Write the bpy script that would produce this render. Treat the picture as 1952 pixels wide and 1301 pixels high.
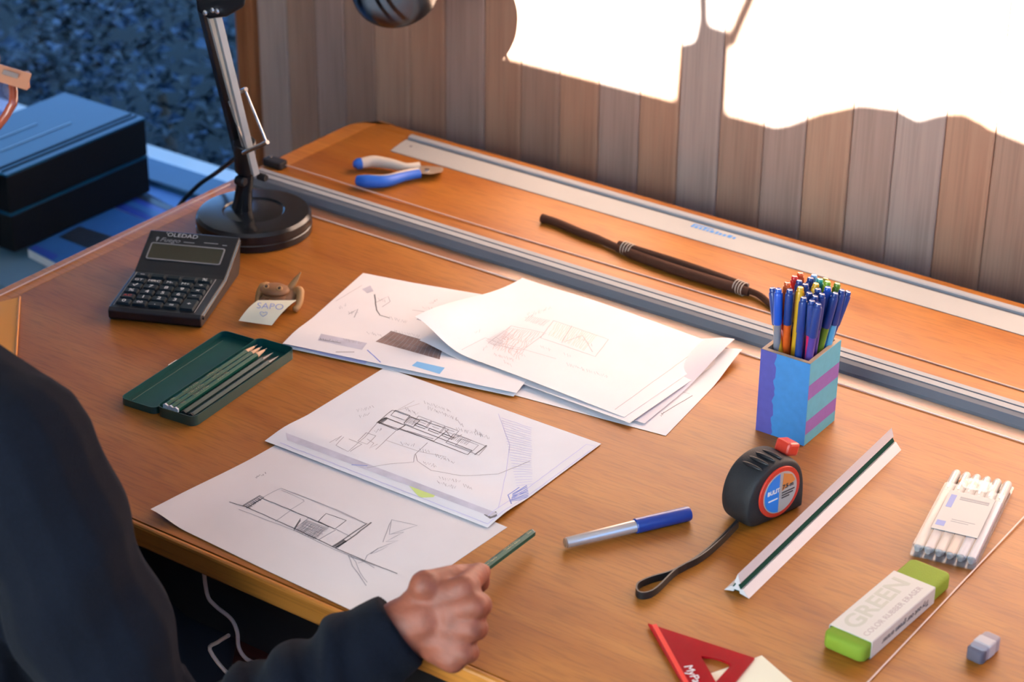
import bpy, bmesh, math, random
import numpy as np
from mathutils import Vector, Matrix, Euler
random.seed(7); rng = np.random.default_rng(7)
D = bpy.data; sc = bpy.context.scene; COL = sc.collection
for o in list(D.objects): D.objects.remove(o)
PI = math.pi
# ------------------------------------------------------------------ camera
CAM = Vector((1.90, -1.30, 1.9467)); FPX = 4190.985
PITCH, ROLL, YAW = .4798489, .00938906, -.6143797
fw = Vector((math.sin(YAW)*math.cos(PITCH), math.cos(YAW)*math.cos(PITCH), -math.sin(PITCH)))
r0 = Vector((math.cos(YAW), -math.sin(YAW), 0)); u0 = r0.cross(fw)
cr = math.cos(ROLL)*r0 + math.sin(ROLL)*u0; cu = -math.sin(ROLL)*r0 + math.cos(ROLL)*u0
cam_d = D.cameras.new('camera'); cam = D.objects.new('camera', cam_d); COL.objects.link(cam)
cam.matrix_world = Matrix(((cr.x, cu.x, -fw.x, CAM.x), (cr.y, cu.y, -fw.y, CAM.y), (cr.z, cu.z, -fw.z, CAM.z), (0, 0, 0, 1)))
cam_d.sensor_width = 36; cam_d.lens = FPX*36/1952; cam_d.clip_start = .05
cam_d.dof.use_dof = True; cam_d.dof.focus_distance = 2.36; cam_d.dof.aperture_fstop = 6.3
sc.camera = cam
# ------------------------------------------------------------------ sky, sun, exposure
SUN_DIR = Vector((-.02, 1.0, -.50)).normalized()
w = D.worlds.new('sky'); sc.world = w; w.use_nodes = True
bg = w.node_tree.nodes['Background']; bg.inputs['Color'].default_value = (.21, .47, 1.0, 1); bg.inputs['Strength'].default_value = 1.7
sun_d = D.lights.new('sun', 'SUN'); sun_d.energy = 43; sun_d.angle = math.radians(.34); sun_d.color = (.90, .97, 1.0)
sun = D.objects.new('sun', sun_d); COL.objects.link(sun)
sun.rotation_euler = SUN_DIR.to_track_quat('-Z', 'Y').to_euler(); sun.location = (-2, -5, 6)
sc.view_settings.view_transform = 'Standard'; sc.view_settings.look = 'None'
sc.view_settings.gamma = 1; sc.view_settings.use_curve_mapping = False; sc.view_settings.exposure = 1.0
sc.cycles.max_bounces = 8; sc.cycles.diffuse_bounces = 4; sc.cycles.transparent_max_bounces = 12
sc.cycles.caustics_reflective = False; sc.cycles.caustics_refractive = False; sc.cycles.use_denoising = True
T = .75                                     # table top height

def at(px, py, z=T):                        # photograph pixel -> point on the horizontal plane z
    d = fw + (px-976)/FPX*cr - (py-650.5)/FPX*cu
    return CAM + d*((z-CAM.z)/d.z)
def atY(px, py, Y):
    d = fw + (px-976)/FPX*cr - (py-650.5)/FPX*cu
    return CAM + d*((Y-CAM.y)/d.y)

# ------------------------------------------------------------------ materials
def srgb(r, g, b): return tuple(((c/255+.055)/1.055)**2.4 if c > 10 else c/255/12.92 for c in (r, g, b)) + (1,)
def mat(name, col, rough=.5, spec=.5, metal=0, var=0, vscale=40, bump=0, bscale=200, coat=0, stretch=None, trans=0, sheen=0, sss=0):
    m = D.materials.new(name); m.use_nodes = True; nt = m.node_tree; b = nt.nodes['Principled BSDF']
    col = col if len(col) == 4 else tuple(col)+(1,)
    b.inputs['Base Color'].default_value = col; b.inputs['Roughness'].default_value = rough
    b.inputs['Specular IOR Level'].default_value = spec; b.inputs['Metallic'].default_value = metal
    b.inputs['Coat Weight'].default_value = coat; b.inputs['Transmission Weight'].default_value = trans
    if sheen: b.inputs['Sheen Weight'].default_value = sheen
    if sss:
        b.inputs['Subsurface Weight'].default_value = sss; b.inputs['Subsurface Radius'].default_value = (.008, .003, .0015); b.inputs['Subsurface Scale'].default_value = 1
    tc = nt.nodes.new('ShaderNodeTexCoord'); mp = nt.nodes.new('ShaderNodeMapping'); nt.links.new(tc.outputs['Object'], mp.inputs['Vector'])
    if stretch: mp.inputs['Scale'].default_value = stretch
    n = nt.nodes.new('ShaderNodeTexNoise'); n.inputs['Scale'].default_value = vscale; n.inputs['Detail'].default_value = 5; nt.links.new(mp.outputs[0], n.inputs['Vector'])
    if var:
        mx = nt.nodes.new('ShaderNodeMix'); mx.data_type = 'RGBA'; mx.blend_type = 'MULTIPLY'
        rp = nt.nodes.new('ShaderNodeValToRGB'); rp.color_ramp.elements[0].position = .3; rp.color_ramp.elements[1].position = .7
        rp.color_ramp.elements[0].color = (1-var,)*3+(1,); rp.color_ramp.elements[1].color = (1,)*4
        nt.links.new(n.outputs['Fac'], rp.inputs['Fac']); mx.inputs['Factor'].default_value = 1
        mx.inputs['A'].default_value = col; nt.links.new(rp.outputs[0], mx.inputs['B']); nt.links.new(mx.outputs['Result'], b.inputs['Base Color'])
    if bump:
        n2 = nt.nodes.new('ShaderNodeTexNoise'); n2.inputs['Scale'].default_value = bscale; n2.inputs['Detail'].default_value = 4; nt.links.new(mp.outputs[0], n2.inputs['Vector'])
        bp = nt.nodes.new('ShaderNodeBump'); bp.inputs['Strength'].default_value = bump; bp.inputs['Distance'].default_value = .002
        nt.links.new(n2.outputs['Fac'], bp.inputs['Height']); nt.links.new(bp.outputs[0], b.inputs['Normal'])
    return m
def clear(name, tint=(1, 1, 1), gloss=.08, rough=.08, body=0, bodycol=(.8, .8, .8)):
    m = D.materials.new(name); m.use_nodes = True; nt = m.node_tree; nt.nodes.remove(nt.nodes['Principled BSDF'])
    out = nt.nodes['Material Output']; t = nt.nodes.new('ShaderNodeBsdfTransparent'); t.inputs[0].default_value = tuple(tint)+(1,)
    g = nt.nodes.new('ShaderNodeBsdfGlossy'); g.inputs['Roughness'].default_value = rough
    lw = nt.nodes.new('ShaderNodeLayerWeight'); lw.inputs['Blend'].default_value = .5
    pw = nt.nodes.new('ShaderNodeMath'); pw.operation = 'POWER'; pw.inputs[1].default_value = 4; nt.links.new(lw.outputs['Facing'], pw.inputs[0])
    ad = nt.nodes.new('ShaderNodeMath'); ad.operation = 'MULTIPLY_ADD'; ad.inputs[1].default_value = .6; ad.inputs[2].default_value = gloss*.6; nt.links.new(pw.outputs[0], ad.inputs[0])
    mx = nt.nodes.new('ShaderNodeMixShader'); nt.links.new(ad.outputs[0], mx.inputs[0]); nt.links.new(g.outputs[0], mx.inputs[2])
    if body:
        d = nt.nodes.new('ShaderNodeBsdfDiffuse'); d.inputs[0].default_value = tuple(bodycol)+(1,); m2 = nt.nodes.new('ShaderNodeMixShader'); m2.inputs[0].default_value = body
        nt.links.new(t.outputs[0], m2.inputs[1]); nt.links.new(d.outputs[0], m2.inputs[2]); nt.links.new(m2.outputs[0], mx.inputs[1])
    else: nt.links.new(t.outputs[0], mx.inputs[1])
    nt.links.new(mx.outputs[0], out.inputs[0]); return m
def wood(name, dark, mid, light, scale=(1.6, 26, 26), pore=(9, 240, 240), rough=.38, spec=.5, pores=.5, bump=.04, rot=0):
    m = D.materials.new(name); m.use_nodes = True; nt = m.node_tree; b = nt.nodes['Principled BSDF']; L = nt.links.new
    tc = nt.nodes.new('ShaderNodeTexCoord')
    def noise(sc_, det, dist=0):
        mp = nt.nodes.new('ShaderNodeMapping'); mp.inputs['Scale'].default_value = sc_; mp.inputs['Rotation'].default_value = (0, 0, rot); L(tc.outputs['Object'], mp.inputs['Vector'])
        n = nt.nodes.new('ShaderNodeTexNoise'); n.inputs['Scale'].default_value = 1; n.inputs['Detail'].default_value = det; n.inputs['Distortion'].default_value = dist; L(mp.outputs[0], n.inputs['Vector']); return n
    n1 = noise(scale, 6, 1.2); n2 = noise(pore, 3)
    rp = nt.nodes.new('ShaderNodeValToRGB'); e = rp.color_ramp.elements
    e[0].position = .28; e[0].color = tuple(dark)+(1,); e[1].position = .72; e[1].color = tuple(light)+(1,); k = e.new(.5); k.color = tuple(mid)+(1,)
    L(n1.outputs['Fac'], rp.inputs['Fac'])
    r2 = nt.nodes.new('ShaderNodeValToRGB'); r2.color_ramp.elements[0].position = .36; r2.color_ramp.elements[1].position = .52
    r2.color_ramp.elements[0].color = (1-pores,)*3+(1,); r2.color_ramp.elements[1].color = (1,)*4; L(n2.outputs['Fac'], r2.inputs['Fac'])
    mx = nt.nodes.new('ShaderNodeMix'); mx.data_type = 'RGBA'; mx.blend_type = 'MULTIPLY'; mx.inputs['Factor'].default_value = 1
    L(rp.outputs[0], mx.inputs['A']); L(r2.outputs[0], mx.inputs['B']); L(mx.outputs['Result'], b.inputs['Base Color'])
    b.inputs['Roughness'].default_value = rough; b.inputs['Specular IOR Level'].default_value = spec
    bp = nt.nodes.new('ShaderNodeBump'); bp.inputs['Strength'].default_value = bump; bp.inputs['Distance'].default_value = .001; L(n2.outputs['Fac'], bp.inputs['Height']); L(bp.outputs[0], b.inputs['Normal'])
    return m
M = {}
M['desk'] = wood('desk_veneer', (.285, .084, .007), (.35, .118, .012), (.405, .155, .021), scale=(2.6, 13, 13), pore=(26, 300, 300), rough=.46, pores=.22, spec=.42)
M['desk_edge'] = wood('desk_lipping', (.42, .14, .02), (.50, .18, .027), (.56, .22, .04), rough=.4, pores=.25)
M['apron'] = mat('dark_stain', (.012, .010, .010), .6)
plank_cols = [((.40, .225, .150), (.47, .28, .19)), ((.47, .24, .145), (.54, .30, .185)), ((.42, .27, .205), (.49, .32, .245)), ((.44, .31, .25), (.51, .365, .295)), ((.49, .265, .165), (.56, .325, .205))]
M['planks'] = [wood('plank_%d' % i, a, tuple((x+y)/2 for x, y in zip(a, b)), b, (60, 60, 1.6), (300, 300, 6), .5, .4, .14, .05) for i, (a, b) in enumerate(plank_cols)]
M['jamb'] = wood('jamb_wood', (.24, .07, .022), (.33, .11, .035), (.38, .14, .05), (40, 40, 1.2), (260, 260, 6), .45, .4, .25)
M['plaster'] = mat('plaster', (.80, .74, .67), .9, var=.08, vscale=6, bump=.2)
M['ceiling'] = mat('ceiling_paint', (.82, .79, .75), .9)
M['floor'] = wood('floor_boards', (.05, .012, .008), (.07, .016, .01), (.09, .022, .014), (1.2, 18, 18), (8, 160, 160), .5)
M['white_paint'] = mat('white_paint', (.72, .74, .78), .5, var=.06)
M['paper'] = mat('paper', (.80, .78, .79), .85, .2, var=.04, vscale=18)
M['paper_pink'] = mat('paper_warm', (.68, .655, .66), .85, .2, var=.05, vscale=14)
M['paper_cool'] = mat('paper_cool', (.72, .74, .78), .85, .2, var=.05, vscale=14)
M['tracing'] = clear('tracing_paper', (.8, .8, .85), .06, .4, .72, (.66, .66, .76))
M['graphite'] = mat('graphite', (.13, .13, .14), .6)
M['graphite_soft'] = mat('graphite_soft', (.33, .33, .36), .7)
M['graphite_faint'] = mat('graphite_faint', (.50, .47, .48), .8)
M['red_pencil'] = mat('red_pencil', (.62, .36, .32), .8)
M['olive_pencil'] = mat('olive_pencil', (.58, .57, .40), .8)
M['blue_ink'] = mat('blue_ink', (.20, .27, .62), .7)
M['lilac_ink'] = mat('lilac_ink', (.52, .52, .76), .8)
M['sky_ink'] = mat('sky_ink', (.20, .48, .80), .8)
M['green_marker'] = mat('green_marker', (.56, .68, .22), .8)
M['brown_marker'] = mat('brown_marker', (.30, .20, .18), .8, var=.35, vscale=60)
M['grey_marker_and_shade'] = mat('grey_marker_and_shade', (.60, .59, .68), .85, var=.25, vscale=40)  # marker tone, and the painted curl shade on sheet B
M['alu'] = mat('aluminium', (.34, .36, .38), .7, .2, .0, var=.06, vscale=30, stretch=(1, 60, 60))
M['alu_dark'] = mat('aluminium_groove', (.10, .11, .13), .4, .5, .5)
M['alu_grey'] = mat('grey_anodised', (.13, .145, .17), .6, .25, .0)
M['silver'] = mat('ruler_metal', (.38, .39, .385), .6, .3, .0, var=.05, vscale=20)
M['steel'] = mat('steel', (.55, .55, .55), .25, .5, .95)
M['acrylic'] = clear('clear_acrylic', (.97, .95, .95), .03, .2, .04, (.8, .72, .68))
M['glass'] = clear('window_glass', (.97, .98, .98), .05, .02)
M['plastic_clear'] = clear('clear_plastic', (.95, .95, .95), .07, .2, .10, (.8, .8, .82))
M['cord'] = mat('nylon_cord', (.70, .52, .44), .5)
M['black'] = mat('black_plastic', (.012, .012, .014), .35, .5)
M['black_matte'] = mat('black_rubber', (.016, .016, .018), .6, .4, bump=.25, bscale=900)
M['black_gloss'] = mat('black_enamel', (.006, .007, .009), .22, .55)
M['lamp_arm'] = mat('lamp_arm_metal', (.38, .42, .43), .45, .4, .0)
M['box_black'] = mat('box_black', (.003, .004, .005), .6, .25)
M['box_lid_sheen'] = mat('box_lid_sky_sheen', (.002, .060, .130), .3, .35)  # blue sky reflection is put into the lid's base colour
M['white'] = mat('white_plastic', (.75, .75, .74), .4)
M['print_blue'] = mat('print_blue', (.24, .30, .58), .6)
M['card'] = mat('white_card', (.50, .50, .48), .6)
M['fine_cap'] = mat('fineliner_cap', (.44, .43, .41), .4)
M['key'] = mat('calculator_key', (.010, .020, .025), .6, .3)
M['legend'] = mat('white_print', (.72, .74, .74), .6)
M['legend_grey'] = mat('grey_print', (.30, .31, .32), .6)
M['legend_red'] = mat('red_print', (.5, .05, .04), .6)
M['lcd'] = mat('lcd_panel', (.05, .046, .026), .2, .5)
M['lcd_frame'] = mat('lcd_frame', (.26, .26, .26), .4)
M['tin'] = mat('green_tin', (.012, .07, .058), .28, .6, 0, coat=.4)
M['tin_in'] = mat('green_tin_inside', (.004, .075, .068), .5, .35, coat=0, var=.25, vscale=20)
M['pencil_green'] = mat('pencil_green', (.004, .075, .048), .42, .3)
M['pencil_dark'] = mat('pencil_dark', (.030, .062, .056), .4, .4)
M['cedar'] = mat('cedar', (.58, .38, .24), .7)
M['lead'] = mat('pencil_lead', (.03, .03, .03), .4)
M['gold'] = mat('gold_print', (.60, .50, .26), .4)
M['frog'] = mat('carved_wood', (.33, .15, .06), .6, var=.35, vscale=60)
M['frog_light'] = mat('carved_wood_light', (.48, .25, .09), .6, var=.2, vscale=60)
M['frog_dark'] = mat('dark_spots', (.05, .025, .015), .6)
M['note'] = mat('cream_note', (.78, .74, .56), .85, .2)
M['blue_grip'] = mat('blue_grip', (.015, .13, .60), .45)
M['cream_grip'] = mat('cream_grip', (.56, .50, .42), .5)
M['strap'] = mat('brown_cloth', (.07, .030, .018), .85, .2, bump=.6, bscale=700)
M['strap_tie'] = mat('pale_thread', (.45, .40, .33), .8)
M['cup_blue'] = mat('paint_blue', (.05, .25, .58), .6, var=.12, vscale=120)
M['cup_purple'] = mat('paint_purple', (.10, .095, .40), .6, var=.15, vscale=120)
M['cup_teal'] = mat('paint_teal', (.10, .40, .52), .6, var=.1, vscale=120)
M['cup_violet'] = mat('paint_violet', (.25, .12, .40), .6, var=.1, vscale=120)
M['raw_wood'] = mat('raw_wood', (.52, .36, .24), .7, var=.15)
M['tape_red'] = mat('red_plastic', (.60, .04, .02), .35)
M['badge_blue'] = mat('badge_blue', (.02, .20, .66), .4)
M['badge_silver'] = mat('badge_silver', (.48, .47, .45), .35, metal=.3)
M['badge_orange'] = mat('badge_orange', (.62, .22, .05), .4)
M['pen_blue'] = mat('marker_cap_blue', (.010, .045, .28), .35, coat=.2)
M['pen_silver'] = mat('marker_silver', (.62, .57, .54), .3, .5, .6)
M['scale_white'] = mat('scale_white', (.54, .53, .54), .45)
M['scale_green'] = mat('scale_green', (.002, .045, .030), .75, .1)
M['eraser'] = mat('green_rubber', (.20, .30, .022), .75, .3, bump=.2, bscale=700)
M['sleeve'] = mat('eraser_sleeve', (.56, .55, .50), .6)
M['sleeve_print'] = mat('sleeve_print', (.46, .47, .39), .6)
M['sleeve_text'] = mat('sleeve_text', (.40, .34, .33), .6)
M['ink'] = mat('dark_ink', (.05, .04, .04), .6)
M['grey_rubber'] = mat('grey_rubber', (.30, .28, .32), .8)
M['grey_rubber_dark'] = mat('grey_rubber_dark', (.10, .09, .12), .8)
M['set_square'] = clear('red_acrylic', (.75, .03, .05), .10, .12, .45, (.62, .008, .02))
M['set_square_edge'] = mat('red_acrylic_edge', (.75, .015, .01), .3)
M['orange_film'] = clear('orange_film', (1, .55, .15), .05, .3, .8, (.90, .40, .06))
M['skin'] = mat('skin', (.29, .082, .044), .55, .4, var=.28, vscale=70, bump=.25, bscale=260, sss=.12)
M['nail'] = mat('nail', (.55, .32, .26), .35)
M['hair'] = mat('dark_hair', (.02, .014, .01), .6, bump=.6, bscale=400)
M['sweater'] = mat('navy_knit', (.0045, .006, .0115), .95, .1, bump=.5, bscale=900, sheen=.03, var=.3, vscale=300)
M['trousers'] = mat('dark_trousers', (.015, .016, .022), .9, .2)
M['frame_red'] = mat('glasses_frame', (.24, .05, .025), .25, .5, coat=.3)
M['lens'] = clear('spectacle_lens', (.85, .9, 1), .16, .03, .08, (.3, .45, .9))
M['eye'] = mat('eye_white', (.7, .68, .65), .2)
M['leaf'] = mat('leaf', (.010, .028, .034), .5, .5, var=.5, vscale=3)
M['leaf2'] = mat('leaf_skylit', (.020, .062, .12), .45, .5, var=.3, vscale=3)  # bluish leaf colour carries the blue of the sky light
M['soil'] = mat('soil', (.02, .025, .02), .9)
M['mag_white'] = mat('magazine_page', (.65, .68, .72), .5, var=.05)
M['mag_blue'] = mat('magazine_blue', (.03, .07, .40), .4)
M['mag_dark'] = mat('magazine_dark', (.03, .04, .06), .4, var=.5, vscale=60)
M['stone'] = mat('grey_stone', (.3, .29, .27), .9, var=.2, vscale=30)
M['clay'] = mat('fired_clay', (.35, .15, .09), .8)
cm = D.materials.new('sheer_cloth'); cm.use_nodes = True; nt = cm.node_tree; nt.nodes.remove(nt.nodes['Principled BSDF'])
tr_ = nt.nodes.new('ShaderNodeBsdfTranslucent'); tr_.inputs[0].default_value = (.74, .78, .76, 1); df_ = nt.nodes.new('ShaderNodeBsdfDiffuse'); df_.inputs[0].default_value = (.7, .7, .7, 1)
mx_ = nt.nodes.new('ShaderNodeMixShader'); mx_.inputs[0].default_value = .35; nt.links.new(tr_.outputs[0], mx_.inputs[1]); nt.links.new(df_.outputs[0], mx_.inputs[2]); nt.links.new(mx_.outputs[0], nt.nodes['Material Output'].inputs[0])
M['fill_curtain'] = cm
M['twig'] = mat('twig', (.12, .08, .05), .9)

# ------------------------------------------------------------------ mesh helpers
class MB:
    def __init__(s): s.v = []; s.f = []; s.m = []
    def add(s, vs, fs, mi=0):
        n = len(s.v); s.v += [tuple(v) for v in vs]; s.f += [tuple(i+n for i in f) for f in fs]; s.m += [mi]*len(fs); return s
    def box(s, x0, x1, y0, y1, z0, z1, mi=0, X=None):
        vs = [(x, y, z) for z in (z0, z1) for y in (y0, y1) for x in (x0, x1)]
        if X is not None: vs = [X @ Vector(v) for v in vs]
        return s.add(vs, [(0, 2, 3, 1), (4, 5, 7, 6), (0, 1, 5, 4), (2, 6, 7, 3), (0, 4, 6, 2), (1, 3, 7, 5)], mi)
    def loft(s, A, B, mi=0, cap=True):          # two matching closed rings of 3D points
        n = len(A); fs = [(i, (i+1) % n, n+(i+1) % n, n+i) for i in range(n)]
        if cap: fs += [tuple(range(n-1, -1, -1)), tuple(range(n, 2*n))]
        return s.add(list(A)+list(B), fs, mi)
    def rings(s, R, mi=0, cap=True, closed=False):
        n = len(R[0]); vs = [v for r in R for v in r]; fs = []
        K = len(R) if closed else len(R)-1
        for k in range(K):
            a, b = k*n, ((k+1) % len(R))*n
            fs += [(a+i, a+(i+1) % n, b+(i+1) % n, b+i) for i in range(n)]
        if cap and not closed: fs += [tuple(range(n-1, -1, -1)), tuple(range(len(vs)-n, len(vs)))]
        return s.add(vs, fs, mi)
    def prism(s, poly, z0, z1, mi=0, X=None):
        A = [Vector((x, y, z0)) for x, y in poly]; B = [Vector((x, y, z1)) for x, y in poly]
        if X is not None: A = [X @ a for a in A]; B = [X @ b for b in B]
        return s.loft(A, B, mi)
    def tube(s, pts, r, seg=8, mi=0, flat=None, closed=False):
        P = [Vector(p) for p in pts]; n = len(P); R = []; up = None
        rr = r if isinstance(r, (list, tuple)) else [r]*n
        for i, p in enumerate(P):
            if closed: d = P[(i+1) % n]-P[i-1]
            else: d = P[min(i+1, n-1)]-P[max(i-1, 0)]
            d.normalize()
            if up is None: up = Vector((0, 0, 1)) if abs(d.z) < .9 else Vector((1, 0, 0))
            if flat: up = Vector((0, 0, 1)) if abs(d.z) < .95 else up
            sd = d.cross(up)
            if sd.length < 1e-6: sd = d.orthogonal()
            sd.normalize(); up = sd.cross(d).normalized()
            a, b = flat if flat else (rr[i], rr[i])
            if flat: R.append([p+sd*a+up*b, p-sd*a+up*b, p-sd*a-up*b, p+sd*a-up*b])
            else: R.append([p+sd*a*math.cos(t)+up*b*math.sin(t) for t in [2*PI*k/seg for k in range(seg)]])
        return s.rings(R, mi, closed=closed)
    def lathe(s, prof, seg=32, mi=0, X=None, cap=True):
        R = [[Vector((r*math.cos(2*PI*k/seg), r*math.sin(2*PI*k/seg), z)) for k in range(seg)] for r, z in prof]
        if X is not None: R = [[X @ v for v in r] for r in R]
        return s.rings(R, mi, cap)
    def ell(s, c, rad, seg=16, nr=10, mi=0, X=None):
        prof = [(max(1e-5, math.sin(PI*i/nr)), -math.cos(PI*i/nr)) for i in range(nr+1)]
        Y = Matrix.Translation(c) @ (X.to_4x4() if X is not None else Matrix()) @ Matrix.Diagonal((*rad, 1))
        return s.lathe(prof, seg, mi, Y, cap=True)
    def cap(s, p0, r0, p1, r1, seg=14):         # tapered capsule, closed
        p0 = Vector(p0); p1 = Vector(p1); d = p1-p0; L = max(d.length, 1e-5)
        X = Matrix.Translation(p0) @ (d.to_track_quat('Z', 'Y').to_matrix().to_4x4())
        pr = [(max(1e-5, r0*math.sin(a)), -r0*math.cos(a)) for a in [PI/2*i/4 for i in range(5)]]
        pr += [(max(1e-5, r1*math.cos(a)), L+r1*math.sin(a)) for a in [PI/2*i/4 for i in range(5)]]
        return s.lathe(pr, seg, 0, X)
def rrect(x0, x1, y0, y1, r, n=4):
    out = []
    for cx, cy, a0 in ((x1-r, y0+r, -PI/2), (x1-r, y1-r, 0), (x0+r, y1-r, PI/2), (x0+r, y0+r, PI)):
        out += [(cx+r*math.cos(a0+PI/2*i/n), cy+r*math.sin(a0+PI/2*i/n)) for i in range(n+1)]
    return out
def link(name, me, parent=None, loc=None, rz=None):
    o = D.objects.new(name, me); COL.objects.link(o)
    if parent is not None: o.parent = parent
    if loc is not None: o.location = loc
    if rz is not None: o.rotation_euler = (0, 0, rz)
    return o
def obj(name, mb, mats, parent=None, smooth=None, bevel=0, bseg=2, loc=None, rz=None):
    me = D.meshes.new(name); me.from_pydata([tuple(v) for v in mb.v], [], mb.f); me.validate()
    for k in (mats if isinstance(mats, (list, tuple)) else [mats]): me.materials.append(M[k] if isinstance(k, str) else k)
    if len(me.polygons) == len(mb.m): me.polygons.foreach_set('material_index', mb.m)
    bm = bmesh.new(); bm.from_mesh(me); bmesh.ops.recalc_face_normals(bm, faces=bm.faces); bm.to_mesh(me); bm.free()
    if smooth is not None: me.shade_smooth(); me.set_sharp_from_angle(angle=math.radians(smooth))
    o = link(name, me, parent, loc, rz)
    if bevel:
        b = o.modifiers.new('bevel', 'BEVEL'); b.width = bevel; b.segments = bseg; b.limit_method = 'ANGLE'; b.angle_limit = math.radians(40)
    return o
def tag(o, label, cat, group=None, kind=None):
    if label: o['label'] = label
    if cat: o['category'] = cat
    if group: o['group'] = group
    if kind: o['kind'] = kind
    return o
def thing(name, label, cat, loc=(0, 0, 0), rz=0, group=None):
    o = D.objects.new(name, None); o.empty_display_size = .02; COL.objects.link(o); o.location = loc; o.rotation_euler = (0, 0, rz)
    return tag(o, label, cat, group)
def struct(o): o['kind'] = 'structure'; return o
def text_mesh(s, size, depth=0, align='CENTER', shear=0, offset=0):
    c = D.curves.new('t', 'FONT'); c.body = s; c.size = size; c.align_x = align; c.align_y = 'CENTER'; c.extrude = depth; c.shear = shear; c.resolution_u = 3; c.offset = offset
    o = D.objects.new('t', c); COL.objects.link(o); dg = bpy.context.evaluated_depsgraph_get(); dg.update()
    me = D.meshes.new_from_object(o.evaluated_get(dg)); D.objects.remove(o); D.curves.remove(c); return me
def text(name, s, size, m, parent, X, depth=.0001, align='CENTER', shear=0, sx=1, offset=0):
    me = text_mesh(s, size, depth, align, shear, offset); me.name = name
    me.transform(X @ Matrix.Diagonal((sx, 1, 1, 1))); me.materials.clear(); me.materials.append(M[m]); return link(name, me, parent)
def frame(o, x, y):                              # matrix with given x, y axes (3D) and origin
    x = Vector(x).normalized(); z = x.cross(Vector(y)).normalized(); y = z.cross(x)
    return Matrix(((x.x, y.x, z.x, o[0]), (x.y, y.y, z.y, o[1]), (x.z, y.z, z.z, o[2]), (0, 0, 0, 1)))
def dup(root, loc, rz=0):
    r = root.copy(); COL.objects.link(r); r.location = loc; r.rotation_euler = (0, 0, rz)
    for ch in root.children:
        c = ch.copy(); COL.objects.link(c); c.parent = r
        for g in ch.children:
            d = g.copy(); COL.objects.link(d); d.parent = c
    return r

# ================================================================== the room
WY = 1.12                                   # back wall face
RX0, RX1, RY0, RZ = -4.2, 3.0, -1.45, 3.3; WLX = -1.95
struct(obj('floor', MB().box(RX0-.1, RX1+.1, RY0-.1, WY+.12, -.08, 0), 'floor'))
struct(obj('ceiling', MB().box(RX0-.2, RX1+.2, RY0-.3, WY+.5, RZ, RZ+.1), 'ceiling'))
b = MB(); b.box(RX1, RX1+.1, RY0, WY, 0, .85).box(RX1, RX1+.1, RY0, WY, 2.7, RZ).box(RX1, RX1+.1, RY0, -1.2, .25, 2.7).box(RX1, RX1+.1, .25, WY, .85, 2.7)
struct(obj('wall_right', b, 'plaster'))
fill_win_right = struct(obj('fill_window_right', MB().box(RX1-.06, RX1+.12, -1.2, .25, .82, .85), 'white_paint'))  # window added out of view to brighten the room from the right
obj('frame', MB().box(RX1+.03, RX1+.07, -1.2, .25, 2.66, 2.7).box(RX1+.03, RX1+.07, -1.2, -1.16, .85, 2.7).box(RX1+.03, RX1+.07, .21, .25, .85, 2.7).box(RX1+.03, RX1+.07, -.2, -.16, .85, 2.7), 'white_paint', fill_win_right)
obj('pane', MB().box(RX1+.048, RX1+.052, -1.2, .25, .85, 2.7), 'glass', fill_win_right)
struct(obj('wall_left', MB().box(RX0-.1, RX0, RY0, WY, 0, RZ), 'plaster'))
# front wall with a high window strip
WX0, WX1, WZ0, WZ1 = .155, 2.30, 2.085, 2.75
KX0, KX1, KZ0, KZ1 = .25, 1.45, .72, 1.96       # opening added so sun reaches the fill cloth
b = MB(); b.box(RX0, RX1, RY0-.1, RY0, 0, KZ0).box(RX0, RX1, RY0-.1, RY0, KZ1, WZ0).box(RX0, KX0, RY0-.1, RY0, KZ0, KZ1).box(KX1, RX1, RY0-.1, RY0, KZ0, KZ1).box(RX0, RX1, RY0-.1, RY0, WZ1, RZ).box(RX0, WX0, RY0-.1, RY0, WZ0, WZ1).box(WX1, RX1, RY0-.1, RY0, WZ0, WZ1)
struct(obj('wall_front', b, 'plaster'))
win2 = struct(obj('window_2', MB().box(WX0, WX1, RY0-.14, RY0+.12, WZ0-.03, WZ0), 'white_paint'))
obj('frame', MB().box(WX0, WX1, RY0-.1, RY0-.06, WZ1-.03, WZ1).box(WX0, WX0+.03, RY0-.1, RY0-.06, WZ0, WZ1).box(WX1-.03, WX1, RY0-.1, RY0-.06, WZ0, WZ1), 'white_paint', win2)
obj('pane', MB().box(WX0, WX1, RY0-.082, RY0-.078, WZ0, WZ1), 'glass', win2)
fill_win_front = struct(obj('fill_window_front', MB().box(KX0, KX1, RY0-.14, RY0-.01, KZ0-.03, KZ0), 'white_paint'))  # unseen window added to let sun onto the sheer cloth
obj('frame', MB().box(KX0, KX1, RY0-.1, RY0-.06, KZ1-.03, KZ1).box(KX0, KX0+.03, RY0-.1, RY0-.06, KZ0, KZ1).box(KX1-.03, KX1, RY0-.1, RY0-.06, KZ0, KZ1), 'white_paint', fill_win_front)
obj('pane', MB().box(KX0, KX1, RY0-.082, RY0-.078, KZ0, KZ1), 'glass', fill_win_front)
crt = thing('fill_curtain', 'added sheer cloth behind the drawing person, filling the back wall with light', 'fill_curtain', (0, RY0+.04, 0)); V = []; F = []; NC = 240  # unseen cloth added as a soft fill light for the back wall
for k in range(NC+1):
    x = KX0-.08+(KX1-KX0+.16)*k/NC; y = .012*math.sin(k*.62)+.004*math.sin(k*1.7)
    V += [(x, y, KZ0-.12), (x, y, KZ1+.08)]
obj('cloth', MB().add(V, [(2*k, 2*k+2, 2*k+3, 2*k+1) for k in range(NC)]), 'fill_curtain', crt, smooth=80)
obj('rod', MB().tube([(KX0-.14, 0, KZ1+.095), (KX1+.14, 0, KZ1+.095)], .011, 12), 'steel', crt, smooth=50)
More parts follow.
